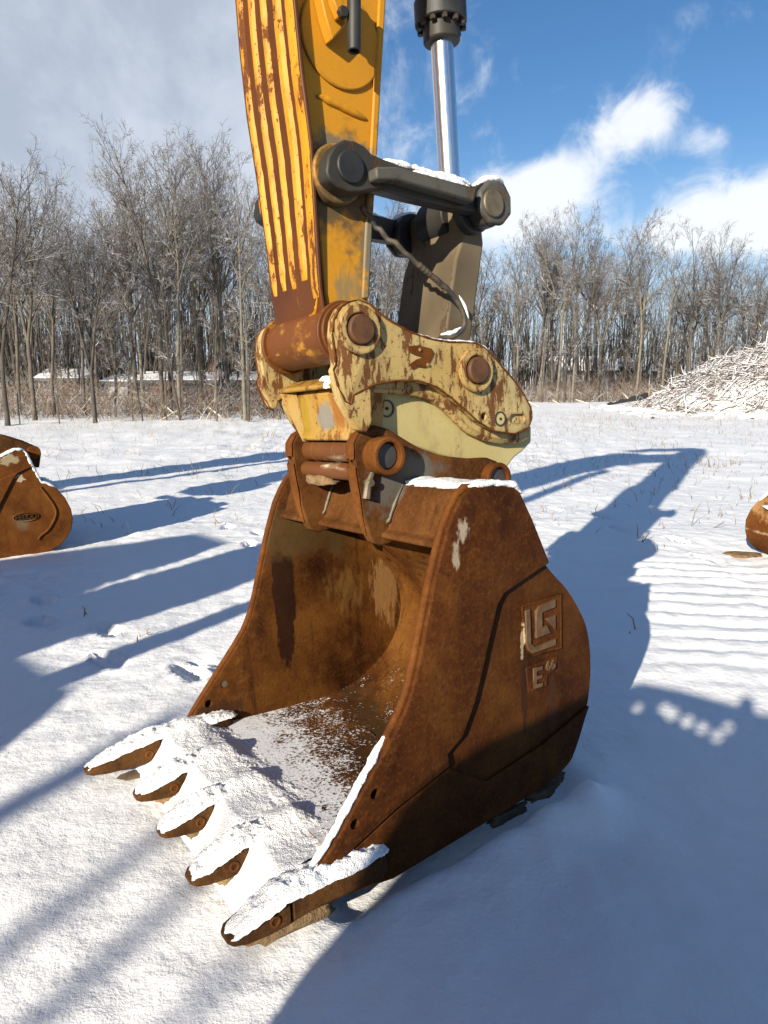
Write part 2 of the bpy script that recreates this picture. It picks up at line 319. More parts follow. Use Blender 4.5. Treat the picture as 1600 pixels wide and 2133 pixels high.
# machine frame: x = towards the machine and the teeth, y = towards the near side, z = up; leaning 4 degrees
UH = Vector((0.57217923, -0.81715663, 0.06975647)); VH = Vector((-0.81915204, -0.57357644, 0)); WH = Vector((-0.04001067, 0.05714116, 0.99756405))
O = Vector((0.01043059, 2.74228877, 0.013463))
MF = Matrix(((VH.x, UH.x, WH.x, O.x), (VH.y, UH.y, WH.y, O.y), (VH.z, UH.z, WH.z, O.z), (0, 0, 0, 1)))
def loc(p): q = Vector(p) - O; return q.dot(VH), q.dot(UH), q.dot(WH)
D={
 'coup_plate':[(0.237,1.824),(0.282,1.813),(0.315,1.791),(0.337,1.754),(0.345,1.706),(0.341,1.658),(0.336,1.61),(0.348,1.592),(0.33,1.531),(0.307,1.488),(0.285,1.478),(0.273,1.509),(0.191,1.543),(0.096,1.556),(-0.003,1.556),(-0.088,1.534),(-0.157,1.493),(-0.22,1.45),(-0.285,1.402),(-0.371,1.36),(-0.483,1.344),(-0.562,1.366),(-0.585,1.411),(-0.575,1.448),(-0.538,1.501),(-0.487,1.553),(-0.427,1.603),(-0.379,1.645),(-0.331,1.68),(-0.284,1.696),(-0.219,1.697),(-0.156,1.696),(-0.077,1.703),(0.015,1.723),(0.071,1.744),(0.118,1.764),(0.156,1.787),(0.193,1.813)],
 'coup_panel':[(0.244,1.471),(0.226,1.523),(0.129,1.561),(0.03,1.574),(-0.073,1.574),(-0.18,1.546),(-0.319,1.458),(-0.417,1.396),(-0.574,1.359),(-0.674,1.371),(-0.672,1.3),(-0.616,1.264),(-0.571,1.243),(-0.516,1.196),(-0.412,1.215),(-0.169,1.276),(0.007,1.335),(0.172,1.364),(0.237,1.387)],
 'coup_rim':[(0.049,1.513),(-0.035,1.505),(-0.105,1.485),(-0.157,1.453),(-0.211,1.409),(-0.276,1.36),(-0.363,1.324),(-0.464,1.305),(-0.57,1.302),(-0.62,1.315),(-0.626,1.372),(-0.529,1.361),(-0.415,1.377),(-0.307,1.428),(-0.214,1.494),(-0.125,1.55),(-0.038,1.577),(0.062,1.577),(0.16,1.564),(0.239,1.53),(0.248,1.495),(0.162,1.513)],
 'ring1':[(0.076,1.462)],
 'ring2':[(-0.402,1.407)],
 'hole1':[(-0.319,1.419)],
 'slot':[(-0.5,1.402)],
 'hole2':[(-0.203,1.283)],
 'emblem':[(0.039,1.676),(-0.007,1.68),(-0.066,1.67),(-0.078,1.654),(-0.059,1.624),(-0.037,1.6),(-0.003,1.604),(0.022,1.594),(0.036,1.613),(0.004,1.63),(-0.026,1.638),(0.012,1.646),(0.036,1.655)],
 'pin1':[(0.246,1.724)],
 'pin2':[(-0.272,1.593)],
 'arm_front':[(0.343,2.781),(0.338,2.554),(0.317,2.289),(0.303,2.155),(0.284,1.834)],
 'arm_back':[(-0.017,2.88),(0.014,2.627),(0.046,2.357),(0.076,2.129),(0.107,1.853)],
 'rib_edge':[(0.375,2.761),(0.363,2.549),(0.34,2.333),(0.327,2.107),(0.317,1.874)],
 'rib_bot':[(0.295,1.732)],
 'armdisc':[(0.174,2.698)],
 'armdisc_r':[(0.17,2.538)],
 'pipe':[(0.163,2.791),(0.197,2.644)],
 'bead':[(0.274,2.495),(0.081,2.464)],
 'linkN':[(0.327,2.222),(0.317,2.271),(0.289,2.312),(0.251,2.334),(0.213,2.336),(0.175,2.326),(0.145,2.306),(0.089,2.297),(0.015,2.291),(-0.318,2.27),(-0.353,2.293),(-0.429,2.307),(-0.47,2.299),(-0.498,2.264),(-0.488,2.205),(-0.456,2.158),(-0.404,2.134),(-0.358,2.139),(-0.33,2.178),(-0.192,2.18),(-0.014,2.187),(0.126,2.197),(0.159,2.189),(0.198,2.177),(0.245,2.171),(0.289,2.183),(0.318,2.2)],
 'linkbar':[(0.169,2.247),(0.081,2.262),(-0.277,2.244),(-0.261,2.192),(0.087,2.217),(0.167,2.208)],
 'linkp1':[(0.237,2.249)],
 'linkp2':[(-0.368,2.202)],
 'hl_front':[(-0.34,2.119),(-0.308,2.034),(-0.239,1.735)],
 'hl_back':[(-0.456,2.1),(-0.411,1.885),(-0.378,1.732)],
 'hose':[(0.117,2.168),(0.089,2.114),(0.063,2.073),(0.006,2.026),(-0.043,1.984),(-0.095,1.952),(-0.157,1.916),(-0.211,1.874),(-0.252,1.827),(-0.27,1.781),(-0.254,1.741),(-0.205,1.719),(-0.149,1.712)],
 'ear':[(0.203,1.013),(0.226,1.087),(0.234,1.152),(0.245,1.229),(0.253,1.293),(0.25,1.343),(0.23,1.373),(0.191,1.393),(0.145,1.398),(0.098,1.389),(0.044,1.358),(-0.021,1.322),(-0.096,1.29),(-0.184,1.271),(-0.294,1.257),(-0.38,1.255),(-0.429,1.238),(-0.469,1.202),(-0.503,1.155),(-0.486,1.097)],
 'ear_b':[(0.085,0.991),(0.134,0.984),(0.181,1.0)],
 'bp1':[(0.144,1.294)],
 'bp2':[(-0.404,1.169)],
 'pinmid':[(0.203,1.301)],
 'pinlow':[(0.207,1.239)],
 'cross':[(0.045,1.17),(0.098,1.037),(0.115,1.014)],
 'cross2':[(0.034,1.165),(0.101,1.052)],
 'crossf':[(0.17,1.082),(0.181,1.051)],
 'blk_out':[(0.026,1.2),(-0.149,1.182),(-0.183,1.157),(-0.24,1.059),(-0.323,0.883),(-0.373,0.831),(-0.437,0.775),(-0.504,0.689),(-0.559,0.593),(-0.579,0.454),(-0.567,0.321),(-0.535,0.232),(-0.459,0.078),(-0.208,0.048),(0.029,0.021),(0.245,-0.014),(0.403,-0.04),(0.531,-0.025)],
 'blk_front':[(0.079,1.155),(0.111,1.114),(0.143,1.056),(0.184,0.921),(0.223,0.786),(0.268,0.638),(0.321,0.524),(0.381,0.431),(0.459,0.329),(0.535,0.231),(0.607,0.15),(0.643,0.111)],
 'groove':[(-0.323,0.878),(-0.094,0.803),(-0.066,0.771),(-0.023,0.653),(0.014,0.543),(0.049,0.45),(0.107,0.348),(0.173,0.307)],
 'heel':[(0.162,0.275),(-0.007,0.17),(-0.287,0.219),(-0.567,0.311)],
 'shell_in':[(0.543,0.09),(0.113,0.077),(-0.213,0.088),(-0.333,0.146),(-0.442,0.223),(-0.517,0.323),(-0.56,0.431),(-0.564,0.533),(-0.537,0.627),(-0.48,0.711)],
 'far_front':[(0.089,1.197),(0.136,1.123),(0.185,1.04),(0.238,0.847),(0.287,0.655),(0.318,0.549),(0.35,0.499),(0.445,0.397),(0.565,0.272),(0.694,0.132)],
 'holes':[(0.528,0.244),(0.451,0.314)],
 'holesN':[(0.558,0.127),(0.483,0.204)],
 'drip':[(0.124,0.901),(0.181,0.594),(0.131,0.4),(0.118,0.209)],
 'scrape':[(-0.331,0.696),(-0.412,0.534),(-0.45,0.401)],
 'scrape_pale':[(-0.186,0.623)],
 'scuff':[(0.078,1.081),(0.112,1.007),(0.144,0.949)],
 'logo_base':[(-0.198,0.747),(-0.397,0.759),(-0.398,0.552),(-0.247,0.557),(-0.224,0.578),(-0.211,0.609)],
 'logo_L':[(-0.207,0.732),(-0.23,0.734),(-0.234,0.606),(-0.257,0.588),(-0.363,0.597),(-0.364,0.571),(-0.238,0.568),(-0.218,0.585),(-0.208,0.612)],
 'logo_G':[(-0.259,0.72),(-0.278,0.737),(-0.363,0.745),(-0.362,0.716),(-0.292,0.709),(-0.292,0.654),(-0.316,0.657),(-0.336,0.625),(-0.258,0.619)],
 'logo_A':[(-0.31,0.682),(-0.363,0.687),(-0.362,0.631)],
 'logo_low':[(-0.211,0.519),(-0.38,0.528),(-0.373,0.504),(-0.357,0.473),(-0.325,0.464),(-0.318,0.424),(-0.221,0.422)],
 'logo_E':[(-0.232,0.469)],
 'logo_66':[(-0.317,0.503)],
 'gland':[(-0.412,2.924),(-0.412,2.995),(-0.409,3.065)],
 'rod':[(-0.434,2.379),(-0.421,2.71),(-0.412,2.942)],
 'nose':[(0.222,1.523),(0.204,1.353),(0.258,1.56)]}
# ---------------------------------------------------------------- materials of the setting
m, t, b, c = newmat('snow', .55, 0, .3)
s1 = noi(t, c, 9, 3, .65); s2 = noi(t, c, 55, 3, .7); s3 = noi(t, c, 220, 1, .6)
lk(t, mix(t, s1, (.86, .86, .85), (.91, .91, .90)), b.inputs['Base Color'])
b.inputs['Subsurface Weight'].default_value = 0
bump(t, b, ma(t, 'ADD', ma(t, 'MULTIPLY', s1, 1.6), ma(t, 'ADD', ma(t, 'MULTIPLY', s2, .55), ma(t, 'MULTIPLY', s3, .22))), .75, .016)
m, t, b, c = newmat('field_snow', .6, 0, .25)
s1 = noi(t, c, 5.5, 3, .55); s2 = noi(t, c, 30, 3, .6); s3 = noi(t, c, 130, 2, .65)
lk(t, mix(t, s1, (.86, .86, .855), (.92, .92, .91)), b.inputs['Base Color'])
bump(t, b, ma(t, 'ADD', ma(t, 'MULTIPLY', s1, 1.4), ma(t, 'ADD', ma(t, 'MULTIPLY', s2, .5), ma(t, 'MULTIPLY', s3, .22))), .55, .018)

def frosty(name, c1, c2, amount, rough=.85, lo=.25, hi=.8):          # bark or stalks with snow caught on the upper side
    m, t, b, c = newmat(name, rough, 0, .2)
    g = nd(t, 'ShaderNodeNewGeometry'); s = nd(t, 'ShaderNodeSeparateXYZ'); lk(t, g.outputs['Normal'], s.inputs[0])
    a = noi(t, c, 2.2, 2, .6); f = noi(t, c, 14, 2, .65, 0, (1, 1, .3))
    col = mix(t, sm(t, a, .35, .65), c1, c2); col = mix(t, ma(t, 'MULTIPLY', f, .5), col, tuple(x * .45 for x in c1))
    sn = ma(t, 'MULTIPLY', sm(t, s.outputs[2], lo, hi), sm(t, noi(t, c, 1.1, 2, .6), .62 - amount * .3, .70 - amount * .3))
    lk(t, mix(t, sn, col, (.86, .87, .89)), b.inputs['Base Color']); bump(t, b, f, .5, .02)
    return m
frosty('bark', (.15, .128, .10), (.09, .078, .065), .3)
frosty('pale_bark', (.22, .195, .15), (.15, .13, .10), .25)
frosty('dark_bark', (.10, .085, .07), (.065, .055, .047), .25)
frosty('twig', (.17, .15, .132), (.115, .10, .09), .6)
frosty('brush', (.26, .17, .10), (.15, .105, .07), .95)
frosty('pile_twig', (.25, .17, .11), (.15, .11, .075), 1.15, .85, 0.0, .5)
frosty('stalk', (.36, .27, .15), (.22, .17, .11), .45)
plain_mat('brick_wall', (.15, .062, .042), (.11, .045, .032), .85, 0, 3)
plain_mat('white_siding', (.42, .41, .39), (.36, .355, .34), .6, 0, 2)
plain_mat('dark_trim', (.045, .04, .036), (.03, .03, .03), .6, 0, 3)
plain_mat('tan_siding', (.42, .33, .24), (.36, .28, .20), .7, 0, 2)
plain_mat('window_glass', (.03, .035, .04), (.05, .055, .06), .12, 0, 2)
plain_mat('stake_wood', (.45, .36, .24), (.33, .26, .17), .8, 0, 9)
plain_mat('silt_cloth', (.015, .015, .016), (.025, .025, .025), .7, 0, 9)
plain_mat('post_metal', (.10, .085, .07), (.07, .06, .05), .7, 0, 9)
plain_mat('soil', (.16, .095, .045), (.30, .19, .08), .95, 0, 22, .9, .012)
plain_mat('earth', (.10, .075, .05), (.20, .14, .08), .95, 0, 12, .8, .012)

# ---------------------------------------------------------------- snow ground, one sheet to the horizon
PRINTS = []
for i_, (px_, py_, qx_, qy_, n_) in enumerate(((-2.9, 5.2, -1.15, 3.6, 6), (-1.6, 7.6, -.4, 5.0, 7), (2.2, 8.6, 3.4, 5.0, 7))):
    for k_ in range(n_):
        a_ = k_ / (n_ - 1); an_ = math.atan2(qy_ - py_, qx_ - px_); s_ = .11 if k_ % 2 else -.11
        PRINTS.append((px_ + (qx_ - px_) * a_ - math.sin(an_) * s_, py_ + (qy_ - py_) * a_ + math.cos(an_) * s_, an_ + random.uniform(-.2, .2)))
def gh(x, y):
    v, u, w = loc((x, y, 0)); r = math.hypot(x, y)
    h = .045 * mn.noise(Vector((x * .33, y * .33, 0))) * sstep(3, 9, r) + .020 * mn.noise(Vector((x * 1.1, y * 1.1, 4)))
    h += .010 * fb((x * 4.2, y * 4.2, 2), 4) + .0045 * fb((x * 17, y * 17, 5), 3)
    fld = sstep(8, 17, y)                                            # grass clumps under the snow, farther out
    if fld > 0:
        h += fld * (.05 * fb((x * 1.7, y * 2.4, 7), 5) + .03 * max(0, mn.noise(Vector((x * 2.7, y * 3.3, 1)))))
        h += .25 * sstep(14, 60, y) * mn.noise(Vector((x * .06, y * .06, 3)))
    tr = sstep(1.45, 1.9, x - .12 * (y - 4)) * sstep(7.5, 5.5, x) * sstep(3.3, 3.8, y) * sstep(6.6, 5.9, y)   # crawler tread prints
    if tr > 0:
        ph = (y + .10 * (x - 2) + .06 * mn.noise(Vector((x * 1.2, y * 1.2, 8)))) / .235
        f = ph - math.floor(ph)
        h += tr * (.028 * (sstep(0, .25, f) - sstep(.55, .95, f)) + .012 * fb((x * 6, y * 6, 3), 3)) * (.6 + .5 * mn.noise(Vector((x * .8, y * 2.2, 5))))
    pk = sstep(-1.8, -2.6, x) * sstep(4.4, 5.1, y) * sstep(6.3, 5.7, y)        # trampled snow by the other bucket
    if pk > 0: h += pk * .06 * abs(fb((x * 3.2, y * 3.2, 12), 4))
    ft = math.exp(-(((x + .95) / .25) ** 2 + ((y - 3.75) / .16) ** 2)); h += ft * .05 * fb((x * 9, y * 9, 1), 3)
    if -3.2 < x < 4 and 2.8 < y < 9:                                  # boot prints
        for (fx, fy, fa) in PRINTS:
            dx, dy = x - fx, y - fy
            if dx * dx + dy * dy < .09:
                a_ = (dx * math.cos(fa) + dy * math.sin(fa)) / .145; b_ = (-dx * math.sin(fa) + dy * math.cos(fa)) / .058; q_ = a_ * a_ + b_ * b_
                h += -.038 * sstep(1.25, .75, q_) + .014 * math.exp(-((q_ - 1.7) / .5) ** 2) * (1 + mn.noise(Vector((x * 20, y * 20, 3))))
    if -.75 < v < .95 and abs(u) < .95:                               # beneath and beside the bucket
        ins = sstep(.68, .60, abs(u)) * sstep(-.62, -.50, v) * sstep(.66, .56, v)
        h = h * (1 - ins) - .05 * ins
        bank = sstep(.58, .64, u) * sstep(.92, .66, u) * sstep(-.66, -.42, v) * sstep(.62, .35, v)
        h += bank * (.030 + .050 * sstep(.15, -.35, v)) * (1 + .5 * mn.noise(Vector((x * 7, y * 7, 2))))
    return h
def axis(lo, hi, f0, f1, st, grow):
    a = [f0]
    while a[-1] < f1: a.append(a[-1] + st)
    s = st
    while a[-1] < hi: s *= grow; a.append(a[-1] + s)
    s = st; L = []; x = f0
    while x > lo: s *= grow; x -= s; L.append(x)
    return L[::-1] + a
xs = axis(-700, 700, -3.0, 3.4, .03, 1.035); ys = axis(-120, 1400, 1.2, 7.6, .03, 1.028)
V = [(x, y, gh(x, y)) for y in ys for x in xs]; nx = len(xs)
F = [(j * nx + i, j * nx + i + 1, (j + 1) * nx + i + 1, (j + 1) * nx + i) for j in range(len(ys) - 1) for i in range(nx - 1)]
me = bpy.data.meshes.new('snow_ground'); me.from_pydata(V, [], F)
tag(link('snow_ground', me, 'field_snow', None, 0), 'snow covered field with tread prints and footprints', None, None, 'structure')

# ---------------------------------------------------------------- bare woods at the field's edge
def at(px, Y): return (px - 800) / 1479 * (Y * .982 + .25)
class TB:
    def __init__(s): s.v = []; s.f = []
    def tube(s, P, rs, n):
        x = None; prev = None
        for i, p in enumerate(P):
            dd = P[min(i + 1, len(P) - 1)] - P[max(i - 1, 0)]; dd.normalize()
            if x is None: x, y = frame_of(dd)
            else: x = (x - dd * x.dot(dd)).normalized(); y = dd.cross(x)
            b0 = len(s.v)
            for k in range(n):
                t = 2 * math.pi * k / n; s.v.append(tuple(p + (x * math.cos(t) + y * math.sin(t)) * rs[i]))
            if prev is not None:
                for k in range(n): s.f.append((prev + k, prev + (k + 1) % n, b0 + (k + 1) % n, b0 + k))
            prev = b0
    def mesh(s, name, mat):
        me = bpy.data.meshes.new(name); me.from_pydata(s.v, [], s.f); me.materials.append(MATS[mat])
        me.polygons.foreach_set('use_smooth', [True] * len(s.f)); return me
def gen_tree(seed, H, bark, fork, spread, dens, r0, low=.3):
    rg = random.Random(seed); wood = TB(); tw = TB()
    def rnd(): return Vector((rg.gauss(0, 1), rg.gauss(0, 1), rg.gauss(0, 1)))
    def grow(p, d, L, r, lev, trop):
        n = max(2, min(12, int(L / (.9, .6, .45, .3, .25)[lev]) + 1)); P = [p.copy()]; q = p.copy(); dd = d.normalized(); dirs = [dd]
        for i in range(n):
            dd = (dd + rnd() * (.035, .06, .10, .14, .16)[lev] + Vector((0, 0, trop))).normalized(); q = q + dd * (L / n); P.append(q.copy()); dirs.append(dd)
        rs = [r * (1 - .93 * (i / n) ** (1.0 if lev else 1.1)) + .003 for i in range(n + 1)]
        (wood if lev < 2 else tw).tube(P, rs, 9 if lev == 0 else (5 if lev == 1 else 3))
        if lev >= 4: return
        k = {0: int(H * 1.25), 1: int(L * 2.3 * dens) + 2, 2: int(L * 4.6 * dens) + 2, 3: int(L * 3.4 * dens) + 1}[lev]
        for j in range(k):
            a = rg.uniform(low if lev == 0 else .18, .98); i = min(n - 1, int(a * n)); f = a * n - i
            p0 = P[i].lerp(P[i + 1], f); d0 = dirs[i]; sx_, sy_ = frame_of(d0); az = rg.uniform(0, 6.283)
            ang = R(rg.uniform(*((22, 46), (24, 50), (25, 55), (25, 60))[lev])) * (spread if lev == 0 else 1)
            nd_ = d0 * math.cos(ang) + (sx_ * math.cos(az) + sy_ * math.sin(az)) * math.sin(ang)
            if lev == 0: l2 = H * rg.uniform(.22, .40) * (1.15 - .75 * a)
            else: l2 = L * rg.uniform(.30, .55) * (1.1 - .55 * a)
            r2 = max(.006, min(rs[i] * .6, .011 * l2 + .004))
            grow(p0, nd_, max(.25, l2), r2, lev + 1, (.05, .05, .03, .015)[lev])
    base = Vector((0, 0, -.15))
    if fork:
        hf = H * fork; P = [base]; q = base; dd = Vector((rg.gauss(0, .03), rg.gauss(0, .03), 1)).normalized()
        for i in range(6): q = q + dd * (hf + .15) / 6; dd = (dd + rnd() * .03 + Vector((0, 0, .03))).normalized(); P.append(q.copy())
        wood.tube(P, [r0 * (1.25 if i == 0 else 1 - .03 * i) for i in range(7)], 10)
        m_ = rg.choice((2, 2, 3)); a0 = rg.uniform(0, 6.28); Hs = H; 
        for j in range(m_):
            az = a0 + j * 6.283 / m_; an = R(rg.uniform(7, 17)); dn = Vector((math.cos(az) * math.sin(an), math.sin(az) * math.sin(an), math.cos(an)))
            H0 = H; grow(q - dd * .1, dn, (H - hf) * rg.uniform(.86, 1.0), r0 * .68, 0, .012)
    else: grow(base, Vector((rg.gauss(0, .03), rg.gauss(0, .03), 1)), H, r0, 0, .01)
    return wood.mesh('trunk', bark), tw.mesh('crown', 'twig')
PROTO = [gen_tree(11, 14, 'bark', .30, 1.0, .70, .125, .12), gen_tree(12, 15, 'bark', .42, .9, .70, .135, .10), gen_tree(13, 13, 'pale_bark', 0, .9, .85, .115, .33),
         gen_tree(14, 14, 'dark_bark', .25, 1.0, .70, .13, .12), gen_tree(15, 14, 'bark', 0, .85, .85, .12, .36), gen_tree(16, 15, 'pale_bark', .48, .9, .70, .125, .08),
         gen_tree(17, 8, 'dark_bark', 0, 1.2, .95, .07, .25), gen_tree(18, 7, 'bark', 0, 1.35, 1.05, .06, .2)]
PH = [max(max(v.co.z for v in w_.vertices) for w_ in q) for q in PROTO]
def plant(k, X, Y, H, rz, label, group, lean=(0, 0), fat=1.0):
    o = empty('bare_tree', Matrix.Translation((X, Y, gh(X, Y))) @ Matrix.Rotation(rz, 4, 'Z') @ Matrix.Rotation(lean[0], 4, 'X') @ Matrix.Rotation(lean[1], 4, 'Y'))
    s = H / PH[k]; o.scale = (s * fat, s * fat, s)
    link('trunk', PROTO[k][0], None, o); link('crown', PROTO[k][1], None, o)
    return tag(o, label, 'tree', group)
TOPS = [(-400, 260), (-60, 240), (60, 262), (150, 335), (215, 320), (290, 250), (400, 262), (500, 262), (700, 330), (820, 400), (1000, 440), (1060, 435), (1150, 415), (1240, 415), (1300, 450), (1380, 448), (1470, 455), (1530, 520), (1700, 505), (2200, 500)]
def top_h(px, Y):
    for (a, ta), (b_, tb) in zip(TOPS, TOPS[1:]):
        if a <= px <= b_: tp = ta + (tb - ta) * (px - a) / (b_ - a); break
    return math.tan(math.atan((1066.5 - tp) / 1479) - R(10.777)) * Y + 1.6
G1 = 'bare trees along the left edge of the field'; G2 = 'bare trees along the right edge of the field'
HERO = [  # bearing, distance, prototype, share of the skyline height, label
 (14, 24, 3, 1.0, 'dark forked trunk at the left edge of the photo above the rusty bucket'), (72, 27, 0, .97, 'tall grey forked tree second from the left edge of the woods'),
 (112, 29, 4, .88, 'slim grey tree between the left bucket and the small brick annex'), (197, 25.5, 3, .86, 'dark leaning tree left of the pale garage wall'),
 (240, 29, 6, .62, 'thin dark sapling directly in front of the pale garage wall'), (288, 31, 0, .93, 'grey tree whose trunk stands before the left corner of the brick house'),
 (340, 29, 1, 1.0, 'tallest round crowned tree standing before the brick house'), (374, 28.5, 2, .93, 'pale straight trunk in front of the brick house wall'),
 (425, 32, 5, .95, 'pale forked tree before the right end of the brick house'), (462, 36, 4, .98, 'slender grey tree just behind the pale straight trunk nearest the arm'),
 (511, 26.5, 2, .97, 'pale straight trunk standing alone in the field edge nearest the arm'), (547, 33, 7, .6, 'small twiggy tree seen against the yellow arm'),
 (795, 43, 4, .98, 'grey tree framed between the yellow arm and the black link'), (838, 47, 1, .95, 'forked grey tree showing through the gap above the coupler'),
 (1075, 46, 2, 1.0, 'pale tree just right of the coupler and linkage'), (1112, 50, 1, .97, 'grey forked tree above the leaning wooden stakes'),
 (1160, 46, 5, 1.0, 'pale forked trunk beneath the tallest crown of the right woods'), (1192, 45, 2, .93, 'pale straight trunk beside the tallest right crown'),
 (1246, 47, 0, 1.0, 'broad grey crown at the top of the right treeline'), (1325, 46, 5, 1.0, 'pale Y shaped trunk behind the black silt cloth'),
 (1378, 48, 2, .97, 'pale trunk at the left foot of the brush pile'), (1432, 51, 4, 1.0, 'grey tree directly behind the left slope of the brush pile'),
 (1478, 50, 1, .98, 'forked grey tree behind the middle of the brush pile'), (1552, 52, 3, 1.0, 'dark tree above the top of the brush pile'), (1592, 50, 0, 1.0, 'grey tree at the right edge of the photo behind the brush pile')]
for i, (px, Y, k, fr, lb) in enumerate(HERO):
    plant(k, at(px, Y), Y, top_h(px, Y) * fr, random.uniform(0, 6.28), lb, G1 if px < 600 else G2, (random.gauss(0, .015), random.gauss(0, .02)))
rg = random.Random(5)
for i in range(52):
    px = -330 + i * 45 + rg.uniform(-14, 14); Y = (rg.uniform(30, 46) if px < 620 else rg.uniform(49, 68)); k = rg.choice((0, 1, 3, 4, 4, 2, 1, 0))
    left = px < 620
    plant(k, at(px, Y), Y, top_h(px, Y) * rg.uniform(.74, .97), rg.uniform(0, 6.28), 'bare grey tree lost among others deep in the left woods' if left else 'bare grey tree lost among others deep in the right woods', 'trees deep in the left woods' if left else 'trees deep in the right woods', (rg.gauss(0, .02), rg.gauss(0, .03)))
for i in range(46):
    px = -80 + i * 38 + rg.uniform(-18, 18); Y = (rg.uniform(25.5, 38) if px < 620 else rg.uniform(44, 56)); left = px < 620
    plant(rg.choice((6, 7)), at(px, Y), Y, rg.uniform(3.2, 7.5) * (1 if left else 1.25), rg.uniform(0, 6.28), 'thin bare sapling among the trunks of the left woods' if left else 'thin bare sapling among the trunks of the right woods', 'saplings in the left woods' if left else 'saplings in the right woods', (rg.gauss(0, .06), rg.gauss(0, .06)))
# twiggy undergrowth, one mass
tb = TB(); rg = random.Random(21)
for i in range(10500):
    px = rg.uniform(-250, 1950); Y = rg.triangular(25.5, 50, 31) if px < 620 else rg.triangular(43, 66, 48)
    X = at(px, Y); hh = rg.triangular(.3, 2.6, .8); p = Vector((X, Y, gh(X, Y) - .05)); dd = Vector((rg.gauss(0, .35), rg.gauss(0, .35), 1)).normalized(); P = [p]
    for s_ in range(3): dd = (dd + Vector((rg.gauss(0, .25), rg.gauss(0, .25), -.12))).normalized(); p = p + dd * hh / 3; P.append(p)
    r = rg.uniform(.006, .016); tb.tube(P, [r, r * .8, r * .6, r * .25], 3)
    for j in range(3):
        q = P[rg.choice((1, 2))]; d2 = (dd + Vector((rg.gauss(0, .7), rg.gauss(0, .7), .2))).normalized(); l = hh * rg.uniform(.2, .5); tb.tube([q, q + d2 * l], [r * .5, r * .2], 3)
tag(link('undergrowth', tb.mesh('undergrowth', 'brush'), None), 'frosted tangle of low brush under the trees', 'undergrowth', None, 'stuff')
# the woods beyond, read as one mass
tb = TB(); rg = random.Random(44)
for i in range(2700):
    px = rg.uniform(-300, 1950); left = px < 640; Y = rg.uniform(56, 82) if left else rg.uniform(70, 100); X = at(px, Y)
    hh = top_h(px, Y) * rg.uniform(.25, .62); p = Vector((X, Y, -.3)); dd = Vector((rg.gauss(0, .06), rg.gauss(0, .06), 1)).normalized(); P = [p]
    for s_ in range(3): dd = (dd + Vector((rg.gauss(0, .06), rg.gauss(0, .06), .05))).normalized(); p = p + dd * hh / 3; P.append(p)
    r = rg.uniform(.03, .13); tb.tube(P, [r, r * .8, r * .5, r * .12], 3)
    for j in range(9):
        a = rg.uniform(.15, .98) * 3; k = min(2, int(a)); q = P[k].lerp(P[k + 1], a - k); d2 = (dd + Vector((rg.gauss(0, .55), rg.gauss(0, .55), .25))).normalized(); l = hh * rg.uniform(.08, .22)
        tb.tube([q, q + d2 * l], [r * .28, .012], 3)
tag(link('distant_woods', tb.mesh('distant_woods', 'dark_bark'), None), 'grey depth of the woods beyond the first trees', 'woods', None, 'stuff')
# fallen leaves and dead brush floor behind the first trunks
# ---------------------------------------------------------------- houses behind the left woods
def house(X, Y, L, Dp, Hw, Hr, rz, wall, label, wins, chim=None, gable=False):
    o = empty('house', Matrix.Translation((X, Y, gh(X, Y) - .1)) @ Matrix.Rotation(rz, 4, 'Z')); tag(o, label, 'house', 'houses behind the left woods')
    obj('wall', box(-L / 2, L / 2, -Dp / 2, Dp / 2, 0, Hw), wall, o)
    bm = bmesh.new(); e = .45
    for sy in (-1, 1):
        a = [bm.verts.new(p) for p in ((-L / 2 - e, sy * (Dp / 2 + e), Hw - .1), (L / 2 + e, sy * (Dp / 2 + e), Hw - .1), (L / 2 + e, 0, Hw + Hr), (-L / 2 - e, 0, Hw + Hr))]
        b2 = [bm.verts.new(v.co + Vector((0, 0, .22))) for v in a]
        for k in range(4): bm.faces.new((a[k], a[(k + 1) % 4], b2[(k + 1) % 4], b2[k]))
        bm.faces.new(a); bm.faces.new(b2[::-1])
    rf = obj('roof', bm, 'snow', o)
    for s_ in (-1, 1):
        g = prism([(-Dp / 2, Hw - .02), (Dp / 2, Hw - .02), (0, Hw + Hr - .05)], s_ * L / 2 - (.1 if s_ > 0 else 0), s_ * L / 2 + (.1 if s_ < 0 else 0))
        bmesh.ops.rotate(g, verts=g.verts, cent=(0, 0, 0), matrix=Matrix.Rotation(R(90), 3, 'Z'))
        for v in g.verts: v.co.x = -v.co.x if False else v.co.x
        obj('gable', g, wall, o)
    obj('fascia', box(-L / 2 - e, L / 2 + e, -Dp / 2 - e - .03, -Dp / 2 - e, Hw - .2, Hw + .06), 'dark_trim', rf)
    for (x, z, w_, h_) in [(a_, .6, c_, .7) for a_, b__, c_, d__ in wins]:
        f = obj('window', box(x - w_ / 2 - .08, x + w_ / 2 + .08, -Dp / 2 - .06, -Dp / 2 + .02, z - .08, z + h_ + .08), 'white_siding', o)
        obj('pane', box(x - w_ / 2, x + w_ / 2, -Dp / 2 - .075, -Dp / 2 - .063, z, z + h_), 'window_glass', f)
    if chim is not None: obj('chimney', box(chim - .4, chim + .4, -.3, .4, Hw + .3, Hw + Hr + .9), 'brick_wall', rf)
house(at(372, 56), 58, 5.4, 6, 1.45, .5, R(6), 'brick_wall', 'red brick bungalow with snowy roof seen between the left tree trunks', [(-2.6, .7, 1.0, .8), (.6, .7, 1.6, .8), (3.2, .7, .9, .8)], 2.0)
house(at(272, 58), 58, 1.6, 4, 1.35, .35, R(-8), 'white_siding', 'small pale garage with snowy roof left of the brick bungalow', [], None)
